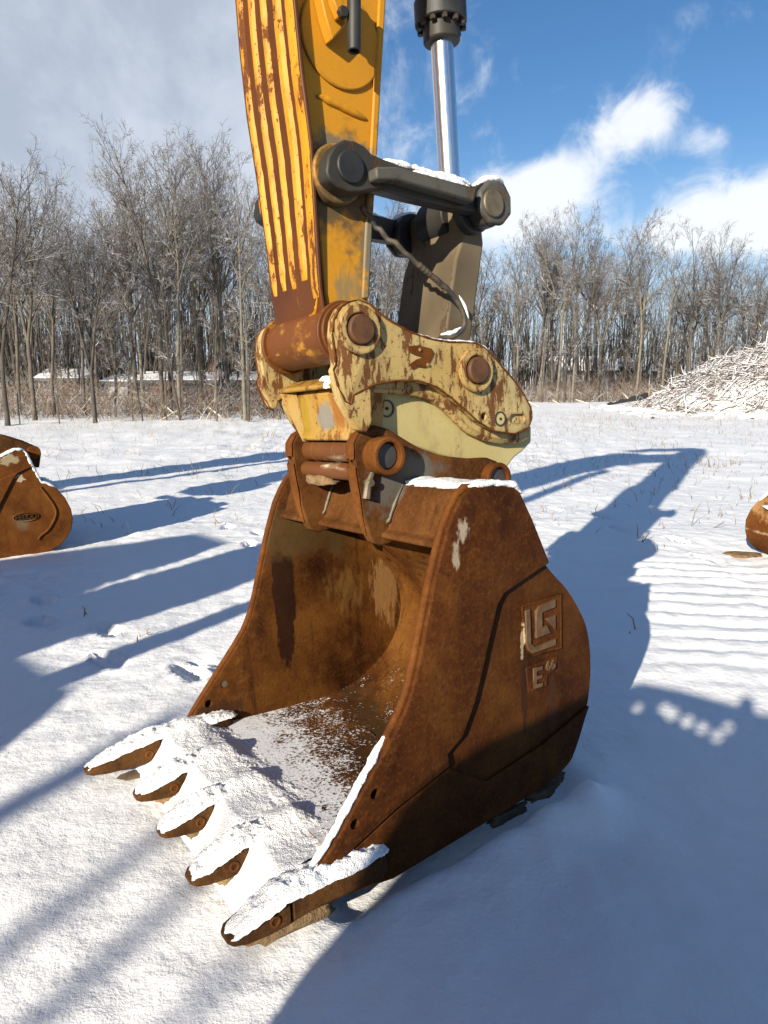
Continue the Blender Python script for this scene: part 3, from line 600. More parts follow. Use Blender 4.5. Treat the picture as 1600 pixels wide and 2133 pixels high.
house(at(155, 60), 60, 3.2, 5, 1.5, .6, R(4), 'brick_wall', 'low reddish brick house at the far left behind dark trunks', [(-1.2, .7, 1.1, .8), (1.4, .7, .9, .8)], None)
house(at(545, 60), 60, 3.6, 5, 1.5, .5, R(-4), 'brick_wall', 'reddish house half hidden behind the yellow coupler edge', [(-1.0, .7, 1.0, .8)], None)
house(at(1230, 84), 84, 9, 6, 2.4, 1.5, R(10), 'white_siding', 'pale house barely showing through the right woods', [(-2, .9, 1.2, .9), (2, .9, 1.2, .9)], None)
# ---------------------------------------------------------------- wire fence, silt fence, stakes
fo = empty('wire_fence', Matrix.Translation((at(40, 24.3), 24.3, 0))); tag(fo, 'thin wire fence on dark posts along the left woods', 'fence')
x0, y0 = at(40, 24.3), 24.3; x1, y1 = at(600, 29.5), 29.5; n = 9
for i in range(n):
    a = i / (n - 1); X = x0 + (x1 - x0) * a - x0; Y = y0 + (y1 - y0) * a - y0
    obj('post', tube([(X, Y, -.1), (X + .03 * math.sin(i * 5), Y, 1.05 + .12 * math.sin(i * 3.3))], .022, 6), 'post_metal', fo)
for z in (.35, .7, .98): obj('wire', tube([(0, 0, z), ((x1 - x0) / 2, (y1 - y0) / 2, z - .06), (x1 - x0, y1 - y0, z)], .006, 4), 'post_metal', fo)
def stake(px, Y, l, an, lab):
    X = at(px, Y); dd = Vector((math.sin(an), .25, math.cos(an))).normalized(); p = Vector((X, Y, gh(X, Y) - .06))
    o = empty('wood_stake', Matrix.Translation(p)); q = dd * l
    obj('shaft', tube([(0, 0, 0), q], .035, 4), 'stake_wood', o); obj('snow_line', snow_rope([q * .08 + Vector((0, 0, .03)), q * .98 + Vector((0, 0, .03))], .03, .02, .3, 9, 6, .1), 'snow', o)
    tag(o, lab, 'stake', 'toppled survey stakes')
stake(1127, 38, .95, R(-62), 'toppled wooden stake lying nearest the coupler at the woods edge'); stake(1169, 41, .6, R(-58), 'short toppled stake between the other two fallen stakes')
stake(1232, 41, .95, R(-70), 'long flat stake left of the black silt cloth'); stake(1319, 42, .85, R(-40), 'leaning wooden board above the black silt cloth')
for (px, Y, l, an, lb) in ((378, 27.2, .9, -50, 'snowy stick leaning in the fence line below the brick house'), (468, 27.8, 1.0, -55, 'leaning stake beside the lone pale trunk by the arm'), (330, 27, .8, 60, 'fallen branch across the fence left of the snowy stick')):
    stake(px, Y, l, R(an), lb)
so = empty('silt_fence', Matrix.Translation((at(1265, 37), 37, gh(at(1265, 37), 37)))); tag(so, 'sagging black silt cloth strip at the foot of the right woods', 'fence')
bm = bmesh.new(); g = []
for i in range(13):
    a = i / 12; X = a * 2.3; hgt = .10 + .22 * a + .05 * math.sin(i * 1.9); zb = .05 + .34 * a
    g.append([bm.verts.new((X, .5 * a + dy, z)) for dy, z in ((0, zb), (.05, zb + hgt), (.09, zb + hgt), (.05, zb))])
for a, b_ in zip(g, g[1:]):
    for k in range(4): bm.faces.new((a[k], a[(k + 1) % 4], b_[(k + 1) % 4], b_[k]))
obj('cloth', bm, 'silt_cloth', so); obj('post', tube([(2.25, .55, 0), (2.35, .55, .95)], .025, 5), 'stake_wood', so)
# ---------------------------------------------------------------- brush pile
bo = empty('brush_pile', Matrix.Translation((at(1675, 33), 33, 0))); tag(bo, 'big pile of cut branches under snow at the right of the field', 'brush pile')
rg = random.Random(3)
def ph_(X, Y):                                       # mound height in pile coordinates
    a = X / 6.9 if X < 0 else X / 5.5
    q = max(0, 1 - (abs(a) ** 1.5) - (Y / 4.2) ** 2)
    return 3.25 * q ** .85 * (1 + .16 * fb((X * .7, Y * .7, 2), 3)) + .3 * max(0, 1 - ((X + 6) / 2.6) ** 2 - (Y / 3) ** 2)
bm = bmesh.new(); N = 70; g = [[bm.verts.new((-9 + 16 * i / N, -5 + 10 * j / N, gh(at(1675, 33) - 9 + 16 * i / N, 28 + 10 * j / N) - .06 + max(0, ph_(-9 + 16 * i / N, -5 + 10 * j / N) * .93 + .30 * fb((i * .31, j * .31, 0), 4)))) for j in range(N + 1)] for i in range(N + 1)]
for i in range(N):
    for j in range(N): bm.faces.new((g[i][j], g[i + 1][j], g[i + 1][j + 1], g[i][j + 1]))
obj('mound', bm, 'brush_mound' if 'brush_mound' in MATS else 'snow', bo, 0)
tb = TB()
for i in range(9000):
    X = rg.uniform(-7.2, 5); Y = rg.uniform(-4.2, 2.5); z = ph_(X, Y)
    if z < .12: continue
    z = z * rg.uniform(.9, 1.04) + rg.uniform(-.05, .16)
    az = rg.gauss(R(20), .7); el = rg.gauss(.28, .35); dd = Vector((math.cos(az) * math.cos(el), math.sin(az) * math.cos(el) , math.sin(el))); l = rg.uniform(.3, 1.5)
    p = Vector((X, Y, z)); P = [p - dd * l / 2]
    for s_ in range(3): dd = (dd + Vector((rg.gauss(0, .18), rg.gauss(0, .18), rg.gauss(0, .18) - .06))).normalized(); P.append(P[-1] + dd * l / 3)
    r = rg.choice((.008, .012, .012, .02, .03)); tb.tube(P, [r, r, r * .8, r * .4], 4 if r > .015 else 3)
tag(link('branches', tb.mesh('branches', 'pile_twig'), None, bo), kind='stuff')
# ---------------------------------------------------------------- weeds through the snow
tb = TB(); rg = random.Random(77)
for i in range(6500):
    Y = 7 + 26 * rg.random() ** .75; px = rg.uniform(-60, 1680); X = at(px, Y)
    if mn.noise(Vector((X * .35, Y * .35, 6))) < rg.uniform(-.5, .35): continue
    hh = rg.triangular(.03, .30, .08) * (1.0 + .5 * sstep(15, 28, Y)); p = Vector((X, Y, gh(X, Y) - .02)); dd = Vector((rg.gauss(0, .45), rg.gauss(0, .45), 1)).normalized()
    q = p + dd * hh * .6; q2 = q + (dd + Vector((rg.gauss(0, .5), rg.gauss(0, .5), -.3))).normalized() * hh * .5
    r = rg.uniform(.0025, .006); tb.tube([p, q, q2], [r, r * .8, r * .3], 3)
for (px, py, n_) in ((1480, 965, 9), (1530, 960, 8), (1420, 965, 6), (1340, 1120, 3), (1350, 1128, 3), (270, 1350, 3), (130, 1290, 2), (1310, 1300, 2), (560, 905, 6), (270, 945, 6), (1130, 905, 5), (700, 960, 3), (410, 980, 4), (1270, 985, 4)):
    Y = 1.6 * 1479 / max(1, (py - 785)) * .97; X = at(px, Y)
    for j in range(n_):
        p = Vector((X + rg.gauss(0, .05) * Y / 6, Y + rg.gauss(0, .15), gh(X, Y) - .02)); dd = Vector((rg.gauss(0, .35), rg.gauss(0, .3), 1)).normalized(); hh = rg.uniform(.06, .22) * (Y / 12 + .35)
        tb.tube([p, p + dd * hh * .6, p + dd * hh * .8 + Vector((rg.gauss(0, .1), 0, .02)) * hh * 2], [.006, .004, .002], 3)
tag(link('weeds', tb.mesh('weeds', 'stalk'), None), 'dry weed stalks poking through the snow', 'weeds', None, 'stuff')
# ---------------------------------------------------------------- steel materials
PALE = (.30, .165, .060)
rust_mat('bucket_rust', mid=(.150, .062, .019), lite=(.26, .125, .040), stains=[
    ((.15, -.57, .62), (.055, .06, .42), (.020, .007, .004), dict(edge=.18, nscale=22, namp=.35, nstretch=(1, 1, .5))),
    ((.13, -.57, .93), (.13, .06, .13), (.030, .012, .006), dict(edge=.4, nscale=16, namp=.6)),
    ((-.41, -.57, .56), (.085, .06, .19), PALE, dict(k=.8, edge=.40, nscale=34, namp=.55, nstretch=(1.7, 1, .4))),
    ((-.20, -.57, .62), (.14, .06, .15), (.20, .10, .028), dict(k=.6, edge=.9, nscale=24, namp=.7, nstretch=(1.4, 1, .5))),
    ((.02, -.57, .92), (.38, .06, .16), (.075, .042, .014), dict(edge=.7, nscale=9, namp=.7)),
    ((.53, -.57, .17), (.13, .06, .04), (.045, .018, .008), dict(edge=.3, nscale=40, namp=.9, nstretch=(2.2, 1, .2)))])
rust_mat('plate_rust', [
    ((.085, .62, 1.06), (.030, .05, .055), (.36, .30, .22), dict(k=.75, edge=.5, nscale=44, namp=.7, nstretch=(1, 1, .5))),
    ((.118, .62, .98), (.020, .05, .055), (.34, .27, .19), dict(k=.75, edge=.5, nscale=44, namp=.7, nstretch=(1, 1, .5))),
    ((-.205, .60, .46), (.020, .06, .20), (.045, .018, .008), dict(edge=.35, nscale=20, namp=.5, nstretch=(1, 1, .4))),
    ((-.20, .60, .62), (.012, .05, .075), (.40, .30, .18), dict(edge=.35, nscale=40, namp=.7)),
    ((-.355, .60, .36), (.020, .06, .16), (.060, .024, .010), dict(edge=.4, nscale=20, namp=.5))], drip=.35)
rust_mat('shell_rust', dust=True, mid=(.150, .062, .019), lite=(.26, .125, .040), stains=[((-.35, .2, .62), (.2, .45, .3), (.22, .11, .036), dict(edge=.8, nscale=10, namp=.6)), ((.0, .0, .85), (.3, .7, .16), (.065, .036, .012), dict(edge=.6, nscale=8, namp=.7)),
                        ((-.15, .0, .05), (.42, .7, .12), (.055, .030, .012), dict(edge=.7, nscale=7, namp=.6))])
rust_mat('ear_rust', [((.02, .25, 1.18), (.22, .05, .14), (.105, .095, .080), dict(edge=.5, nscale=12, namp=.6))], dark=(.07, .032, .016), mid=(.16, .07, .03), lite=(.24, .12, .05))
rust_mat('edge_rust', dark=(.11, .040, .016), mid=(.20, .078, .026), lite=(.30, .13, .046), drip=.2)
rust_mat('tooth_rust', dark=(.055, .028, .016), mid=(.12, .062, .032), lite=(.20, .11, .055))
plain_mat('dark_earth', (.055, .038, .022), (.10, .07, .035), .95, 0, 12, .8, .012)
plain_mat('grey_steel', (.10, .085, .06), (.16, .13, .09), .55, .2, 9)
plain_mat('emblem_steel', (.095, .048, .018), (.16, .088, .036), .65, .1, 14)
paint_mat('worn_pin', (.14, .052, .016), (.10, .037, .011), (.42, .34, .24), .62, 10, vstretch=(1, .4, 1))
AMB, AMB2 = (.48, .215, .014), (.43, .185, .012)
paint_mat('arm_paint', AMB, AMB2, (.10, .040, .014), .69, 13, worn=.008, grimes=[
    ((.22, .18, 2.18), (.19, .09, .21), (.060, .050, .030), dict(edge=.7, nscale=14, namp=.6)), ((.10, .17, 2.02), (.07, .08, .14), (.16, .12, .06), dict(edge=.6, nscale=18, namp=.9)),
    ((.16, .17, 2.36), (.13, .08, .05), (.14, .12, .08), dict(edge=.6, nscale=18, namp=.9)),
    ((.14, .17, 1.88), (.10, .08, .10), (.22, .16, .07), dict(edge=.7, nscale=20, namp=.9, nstretch=(1.4, 1, .4))), ((.09, .17, 1.95), (.03, .08, .20), (.15, .13, .09), dict(edge=.5, nscale=30, namp=1.0))])
paint_mat('strip_paint', (.50, .215, .011), (.56, .265, .024), (.10, .030, .008), .555, 16, vstretch=(1, 1, .35), chips=.95)
paint_mat('face_paint', (.095, .030, .008), (.065, .020, .006), (.42, .19, .02), .70, 13, vstretch=(1, 1, .22))
paint_mat('boss_rust', (.130, .043, .010), (.085, .028, .007), (.34, .16, .022), .60, 15, vstretch=(1, .5, 1))
CRM, CRM2 = (.46, .355, .150), (.42, .28, .09)
paint_mat('coupler_paint', CRM, CRM2, (.115, .036, .010), .540, 19, vstretch=(1.25, 1, .38), worn=.016)
paint_mat('panel_paint', (.45, .38, .165), (.42, .34, .14), (.18, .075, .03), .675, 8)
paint_mat('nose_paint', (.36, .20, .035), (.34, .24, .10), (.16, .062, .016), .55, 9, rough=.6, grimes=[((.22, .02, 1.435), (.2, .070, .060), (.20, .19, .16), dict(edge=.2, nscale=16, namp=.5)), ((.22, .11, 1.46), (.2, .05, .10), (.26, .095, .018), dict(edge=.5, nscale=16, namp=.6)), ((.22, -.14, 1.45), (.2, .04, .11), (.30, .19, .015), dict(edge=.5, nscale=16, namp=.6))])
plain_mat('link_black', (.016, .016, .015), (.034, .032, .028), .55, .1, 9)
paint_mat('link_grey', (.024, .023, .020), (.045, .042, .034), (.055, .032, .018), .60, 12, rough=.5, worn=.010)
paint_mat('hlink_paint', (.15, .118, .070), (.085, .062, .037), (.075, .045, .03), .60, 9, vstretch=(1, 1, .35), rough=.6)
plain_mat('pin_steel', (.17, .14, .09), (.11, .08, .05), .5, .3, 14)
plain_mat('pin_rust', (.12, .045, .012), (.07, .026, .008), .7, 0, 20)
plain_mat('rubber', (.022, .021, .020), (.10, .075, .045), .65, 0, 16)
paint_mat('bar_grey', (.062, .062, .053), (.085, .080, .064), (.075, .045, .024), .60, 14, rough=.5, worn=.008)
plain_mat('machine_dark', (.04, .04, .04), (.07, .065, .06), .6, .2, 5)
m, t, b, c = newmat('chrome', .10, 1.0); b.inputs['Base Color'].default_value = (.86, .87, .88, 1)
f = noi(t, c, 70, 4, .6, 0, (1, 1, .25)); lk(t, ma(t, 'ADD', .14, ma(t, 'MULTIPLY', f, .18)), b.inputs['Roughness']); bump(t, b, f, .06, .002)

# ---------------------------------------------------------------- the bucket in front
BK = empty('excavator_bucket', MF); tag(BK, 'big rusty digging bucket with five teeth standing in the foreground snow', 'bucket', 'rusty buckets on the snow')
outl = [(0.055, 1.19), (0.026, 1.2), (-0.149, 1.182), (-0.183, 1.157), (-0.24, 1.059), (-0.323, 0.883), (-0.373, 0.831), (-0.437, 0.775), (-0.504, 0.689), (-0.559, 0.593), (-0.579, 0.454), (-0.567, 0.321), (-0.535, 0.232), (-0.495, 0.15), (-0.43, 0.075), (-0.208, 0.03), (0.029, 0.008), (0.245, -0.014), (0.403, -0.03), (0.56, -0.01), (0.68, 0.05)]
outl0 = list(outl)
front = [(0.690, 0.112), (0.625, 0.17), (0.545, 0.262), (0.470, 0.352), (0.390, 0.446), (0.345, 0.505), (0.310, 0.57), (0.280, 0.655), (0.238, 0.80), (0.198, 0.935), (0.150, 1.065), (0.118, 1.122), (0.085, 1.168)]
def smooth_poly(P, k=3):
    for _ in range(k):
        Q = [P[0]]
        for a, b2 in zip(P, P[1:]): Q += [(a[0] * .75 + b2[0] * .25, a[1] * .75 + b2[1] * .25), (a[0] * .25 + b2[0] * .75, a[1] * .25 + b2[1] * .75)]
        P = Q + [P[-1]]
    return P
outl = outl0[:5] + smooth_poly(outl0[5:17], 2) + outl0[17:]
full = outl + front
groove = D['groove']
for s, nm in ((1, 'near'), (-1, 'far')):
    y0, y1 = (.572, .600) if s > 0 else (-.600, -.572)
    sp = obj('side_plate', prism(full, y0, y1), 'plate_rust' if s > 0 else 'bucket_rust', BK, 35, .006)
    HZ = ((.545, .215), (.468, .285))
    cut(sp, [cyl(h, .017, -.9, .9, 20) for h in HZ])
    # doubled front cheek and lower heel plate, standing proud of the panel with the emblem
    ck = [(0.03, 1.196), (-0.149, 1.178), (-0.18, 1.155), (-0.237, 1.059)] + [(a, b2 + .012) for a, b2 in groove] + [(0.165, 0.275), (.40, .20), (0.66, 0.09)] + front
    hp = [(0.655, 0.085), (.40, .190), (0.162, 0.265), (-0.007, 0.16), (-0.287, 0.209), (-0.553, 0.290)] + smooth_poly([(x + .014, z) for x, z in outl0[12:14]] + outl0[14:17], 2) + outl0[17:20] + [(.66, .055)]
    a0, a1 = (.6005, .624) if s > 0 else (-.624, -.6005)
    c_ = obj('cheek_plate', prism(ck, a0, a1), 'plate_rust', BK, 35, .007, 3)
    h_ = obj('heel_plate', prism([(x, z - .002) for x, z in hp], a0, a1 - .011 * s), 'plate_rust', BK, 35, .006)
    if s > 0: cut(c_, [cyl(h, .017, -.9, .9, 20) for h in HZ])
    ed = snow_rope([(x + .004, s * .595, z) for x, z in front[:1] + front[1:] + [(.05, 1.192), (-.14, 1.18)]], .014, .014, .04, 20, 10, .03)
    obj('edge_bar', ed, 'edge_rust', BK, 60)
    for h in HZ[1:]: obj('bolt', cyl(h, .0165, y0 + .006, y1 - .004, 16), 'grey_steel', sp)
# curved shell, floor and cutting lip
inn = [(0.60, .085), (0.35, .070), (0.113, .062), (-.10, .068), (-.213, .088), (-.333, .146), (-.442, .223), (-.512, .323), (-.548, .431), (-.548, .533), (-.520, .627), (-.462, .711), (-.385, .79), (-.335, .85), (-.25, .93), (-.14, .985), (-.02, 1.005), (.09, 1.012)]
inn = smooth_poly(inn, 2)
def offset(P, d_):
    Q = []
    for i, p in enumerate(P):
        a = P[max(i - 1, 0)]; b2 = P[min(i + 1, len(P) - 1)]; tx, tz = b2[0] - a[0], b2[1] - a[1]; l = math.hypot(tx, tz); Q.append((p[0] + tz / l * d_ * -1, p[1] + tx / l * d_))
    return Q
sh = prism(inn + offset(inn, -.032)[::-1], -.5715, .5715)
obj('shell', sh, 'shell_rust', BK, 40)
obj('lip_plate', prism([(.47, .028), (.70, .036), (.715, .052), (.70, .078), (.60, .098), (.47, .094)], -.571, .571), 'tooth_rust', BK, 35, .005)
for k in range(4):
    y = -.40 + .265 * k; obj('wear_strip', prism([(-.40, .10), (-.20, .028), (.05, .012), (.4, .02), (.4, .034), (.05, .026), (-.20, .042), (-.40, .115)], y, y + .05), 'plate_rust', BK, 35, .003)
# torque tube across the top, with the plate below it
cr = [(.052, 1.180), (.075, 1.150), (.112, 1.062), (.118, 1.030), (.150, 1.014), (.150, .996), (.10, .992), (-.05, .985), (-.16, 1.02), (-.19, 1.10), (-.165, 1.165), (-.13, 1.180)]
obj('torque_tube', prism(cr, -.5712, .5712), 'ear_rust', BK, 35, .012, 3)
obj('weld_bead', snow_rope([(.128, .20, 1.02), (.122, .262, 1.06), (.09, .268, 1.135), (.06, .27, 1.185)], .007, .007, .5, 60, 8, .01), 'grey_steel', BK, 60)
obj('weld_bead', snow_rope([(.128, -.26, 1.02), (.122, -.205, 1.05), (.09, -.2, 1.135), (.06, -.2, 1.185)], .007, .007, .5, 60, 8, .01), 'grey_steel', BK, 60)
# ears with their bosses and pins
ear = D['ear'][:-1] + [(-.49, 1.05), (-.30, .99), (0.02, .975), (.10, .975), (.15, .968), (.19, .985)]
for s in (1, -1):
    y0, y1 = (.208, .252) if s > 0 else (-.252, -.208)
    e = obj('ear', prism(ear, y0, y1), 'ear_rust', BK, 35, .009, 3)
    fe = [(x + .003, z) for x, z in D['ear'][:10]]
    obj('ear_rim', snow_rope([(x, (y0 + y1) / 2, z) for x, z in fe], .025, .012, .10, 16, 10, .025), 'edge_rust', e, 60)
    q0, q1 = (y1 - .01, y1 + .075) if s > 0 else (y0 - .075, y0 + .01)
    obj('boss', cyl((.150, 1.296), .068, q0, q1, 40, None, .049), 'edge_rust', e, 35, .005)
    obj('boss', cyl((-.404, 1.169), .066, q0, q1 - .035 * s, 40, None, .046), 'edge_rust', e, 35, .005)
    for (cx, cz, of) in ((.150, 1.296, .052), (-.404, 1.169, .025)): obj('pin_end', cyl((cx, cz), .046, y0 if s > 0 else y0 - of, y1 + of if s > 0 else y1, 32), 'machine_dark', e, 35, .004)
obj('pin', cyl((.166, 1.312), .044, -.207, .207, 32), 'worn_pin', BK, 35)
obj('pin', cyl((-.404, 1.169), .044, -.207, .207, 32), 'worn_pin', BK, 35)
for y in (-.14, .02, .12): obj('pin_ring', cyl((.166, 1.312), .0465, y, y + .012, 32), 'worn_pin', BK, 35, .002)
bt = obj('keeper_bolt', cyl((.205, 1.205), .014, .253, .285, 12), 'pin_steel', BK, 35, .002)
obj('keeper_link', tube([(.19, .268, 1.238), (.212, .272, 1.20), (.222, .272, 1.15)], [.009, .013, .016], 8), 'pin_steel', BK, 40)
# teeth
TEETH = [(-.550, 1.075, .088, .122), (-.245, .968, .078, .106), (.025, .966, .066, .096), (.313, .966, .050, .083), (.598, .966, .032, .068)]
for i, (u, vt, wt, wj) in enumerate(TEETH):
    corner = i in (0, 4)
    b0 = .45 if corner else .585; yo = u + (.02 if i == 4 else (-.02 if i == 0 else 0))
    T_ = obj('tooth', loft([(b0, yo, wj - .012, .030, .022), (b0 + .03, yo, wj - .008, .052, .040), (.70, u, wj - .012, .050, .046), (.772, u, wj - .016, .050, .048), (.778, u, wj - .016, .043, .042)], 20, 4.0), 'tooth_rust', BK, 40)
    L = vt - .785
    obj('tip', loft([(.783, u, wj - .016, .045, .042), (.788, u, wj - .016, .052, .050), (.785 + L * .35, u, (wj + wt) / 2 - .008, .052, .042), (.785 + L * .72, u, wt, .048, .027), (.785 + L * .93, u, wt - .002, .041, .016), (vt, u, wt - .004, .026, .007)], 20, 4.2), 'tooth_rust', T_, 40)
    obj('tooth_pin', cyl((.835, wj - .022), .017, u - .0555, u + .0555, 16, None, .009), 'edge_rust', T_, 35, .002)
    obj('tooth_pin', cyl((.835, wj - .022), .0085, u - .053, u + .053, 12), 'tooth_rust', T_, 35)
    zf = lambda x, wj=wj, wt=wt, vt=vt: (wj + .038 if x < .80 else wj + .038 + (wt + .016 - wj - .038) * min(1, (x - .80) / (vt - .80)))
    tag(obj('snow_cap', snow_cap(b0 - .02, vt - .004, u + (0 if not corner else yo - u) * .5, .056, zf, .019 + .004 * math.sin(i * 2.1), 64, 24, .34, 30), 'snow', BK, 0), kind='stuff')
    if i: obj('frozen_soil', clod(.825 if i < 4 else .76, u + .004, wj - .072, .060 + (.085 if i == 4 else 0), .042, .026, i * 2.3, .35, 11), 'soil', BK, 0)
    else: obj('frozen_soil', clod(.86, u + .01, .012, .10, .045, .014, 3.3, .4, 9), 'earth', BK, 0)
# snow dusted over the floor and heaped on the lip
bm = bmesh.new(); g = []; NX, NY = 230, 300
for i in range(NX + 1):
    x = -.16 + 1.04 * i / NX; row = []
    for j in range(NY + 1):
        y = -.566 + 1.132 * j / NY
        zf = .068 + .030 * sstep(.3, .6, x) + (.012 - .047 * y) * sstep(.48, .66, x) - .105 * sstep(.745, .855, x)
        edge = .20 + .14 * (y / .57) + .10 * mn.noise(Vector((x * 5, y * 5, 1)))
        tk = -.010 + .032 * sstep(edge - .34, edge + .34, x)
        n_ = .0040 * fb((x * 22, y * 22, 2), 3) + .0022 * mn.noise(Vector((x * 110, y * 110, 4))) +   .0020 * mn.noise(Vector((x * 210, y * 210, 6)))
        hump = 0
        for (u, vt, wt, wj) in TEETH: hump = max(hump, .028 * math.exp(-((y - u) / .06) ** 2) * sstep(.52, .60, x))
        row.append(bm.verts.new((x, y, zf + tk + n_ * (1 if x < .62 else .6) + hump * sstep(.80, .66, x) - .05 * sstep(.85, .90, x))))
    g.append(row)
for i in range(NX):
    for j in range(NY): bm.faces.new((g[i][j], g[i + 1][j], g[i + 1][j + 1], g[i][j + 1]))
tag(obj('floor_snow', bm, 'snow', BK, 0), kind='stuff')
# straw lying in the bucket
tb = TB(); rg = random.Random(9)
for i in range(170):
    x, y = rg.gauss(-.02, .14), rg.gauss(-.05, .2); a = rg.uniform(0, 6.28); l = rg.uniform(.03, .14)
    p = Vector((x, y, .078 + max(0, -.22 - x) * .35 + rg.uniform(0, .012))); e = p + Vector((math.cos(a), math.sin(a), rg.uniform(-.02, .25))) * l
    tb.tube([p, (p + e) / 2 + Vector((rg.gauss(0, .008), rg.gauss(0, .008), .006)), e], [.0016, .0014, .0008], 3)
tag(link('straw', tb.mesh('straw', 'dark_earth'), None, BK), kind='stuff')
# emblem cast on the near side
rel = [('emblem_base', D['logo_base'], .6008, .606, 'plate_rust'), ('emblem_stroke', D['logo_L'], .6005, .614, 'emblem_steel'), ('emblem_stroke', D['logo_G'], .6005, .614, 'emblem_steel'), ('emblem_stroke', D['logo_A'], .6005, .614, 'emblem_steel'), ('number_base', D['logo_low'], .6008, .607, 'plate_rust')]
for n_, P, a, b2, mt in rel: obj(n_, prism(P, a, b2), mt, BK, 35, .0025)
rm = [(x, .604, z) for x, z in D['logo_base']]; obj('emblem_rim', tube(rm + rm[:1], .005, 8), 'plate_rust', BK, 60)
def letters(s_, size, dep, x, y, z, mat, par, name, slant=0):
    me = text_me(s_, size, dep); Mx = Matrix(((-1, 0, 0, x), (0, 0, 1, y), (0, 1, 0, z), (0, 0, 0, 1))); me.transform(Matrix.Shear('XY', 4, (0, 0)) if False else Matrix.Identity(4)); me.transform(Mx); return link(name, me, mat, par)
letters('E', .105, .004, -.265, .609, .468, 'emblem_steel', BK, 'number_relief'); letters('66', .050, .004, -.335, .609, .500, 'emblem_steel', BK, 'number_relief')
# snow on the bucket
for P, w_, h_ in (([(-.02, .21, 1.19), (-.04, .34, 1.188), (-.05, .48, 1.186), (-.05, .60, 1.196)], .075, .016), ([(.045, .608, 1.196), (-.06, .608, 1.200), (-.155, .608, 1.186), (-.20, .606, 1.15)], .018, .012),
                  ([(.05, -.27, 1.178), (.02, -.40, 1.184), (.0, -.56, 1.182)], .06, .014), ([(.405, .598, .448), (.48, .600, .358), (.56, .602, .262), (.635, .604, .178), (.70, .604, .12)], .014, .011),
                  ([(-.46, .5, .785), (-.53, .53, .69), (-.58, .53, .60)], .03, .010)):
    tag(obj('snow_cap', snow_rope(P, w_, h_, .40, 34, 12, .010), 'snow', BK, 0), kind='stuff')
# frozen earth squeezed out under the heel
for i, (x, y, rx, ry) in enumerate(((-.30, .62, .12, .045), (-.42, .58, .07, .04), (-.12, .625, .12, .03))):
    obj('frozen_soil', clod(x, y - .03, .012 - .012 * i, rx * .7, ry * .6, .020, i * 1.7 + 9, .5, 7), 'dark_earth', BK, 0)
# ---------------------------------------------------------------- the excavator: arm, linkage, quick coupler, and the machine out of view
EX = empty('excavator', MF); tag(EX, 'yellow excavator arm with ribbed face, black linkage and cream coupler reaching down', 'excavator', 'parked excavators')
AF = [(.284, 1.834), (.303, 2.155), (.317, 2.289), (.338, 2.554), (.343, 2.781), (.36, 3.3), (.36, 4.3), (.30, 4.75), (.10, 5.25), (-.25, 5.35), (-.42, 5.0), (-.38, 4.3), (-.20, 3.7), (-.017, 2.88), (.014, 2.627), (.046, 2.357), (.076, 2.129), (.107, 1.853), (.13, 1.74), (.27, 1.74)]
arm = obj('arm', prism(AF, -.165, .165), 'arm_paint', EX, 35, .006)
for s in (1, -1):                                     # edge strip along the back, boss plates, weld bead
    P = D['arm_back']; st = [(x + .004, z) for x, z in P] ; st2 = [(x + .034, z) for x, z in P[::-1]]
    obj('edge_strip', prism(st + st2, *((.1652, .180) if s > 0 else (-.180, -.1652))), 'arm_paint', arm, 35, .007)
    obj('boss_plate', cyl((.176, 2.70), .158, *((.1652, .176) if s > 0 else (-.176, -.1652)), 48), 'arm_paint', arm, 35, .006)
    obj('boss_ring', cyl((.237, 2.249), .098, *((.1652, .215) if s > 0 else (-.215, -.1652)), 40), 'arm_paint', arm, 35, .008)
    obj('weld_bead', snow_rope([(.285, s * .166, 2.50), (.262, s * .166, 2.502), (.081, s * .166, 2.466)], .014, .014, .12, 40, 8, .01), 'arm_paint', arm, 60)
# ribbed wear face: a plate wider than the box, with four bars
rib = D['rib_edge']; xr = [(.295, 1.715), (.317, 1.874), (.327, 2.107), (.340, 2.333), (.363, 2.549), (.375, 2.761), (.385, 3.2)]
bm = bmesh.new(); rows = []
def hwid(z): return .182 + .030 * sstep(1.9, 2.45, z)
for x, z in xr:
    w_ = hwid(z); rows.append([bm.verts.new(p) for p in ((x, -w_, z), (x, w_, z), (x - .014, w_, z), (x - .014, -w_, z))])
for a, b2 in zip(rows, rows[1:]):
    for k in range(4): bm.faces.new((a[k], a[(k + 1) % 4], b2[(k + 1) % 4], b2[k]))
bm.faces.new(rows[0]); bm.faces.new(rows[-1][::-1])
fp = obj('wear_plate', bm, 'face_paint', arm, 35, .004)
def xat(z):
    for (x0, z0), (x1, z1) in zip(xr, xr[1:]):
        if z0 <= z <= z1: return x0 + (x1 - x0) * (z - z0) / (z1 - z0)
    return xr[-1][0]
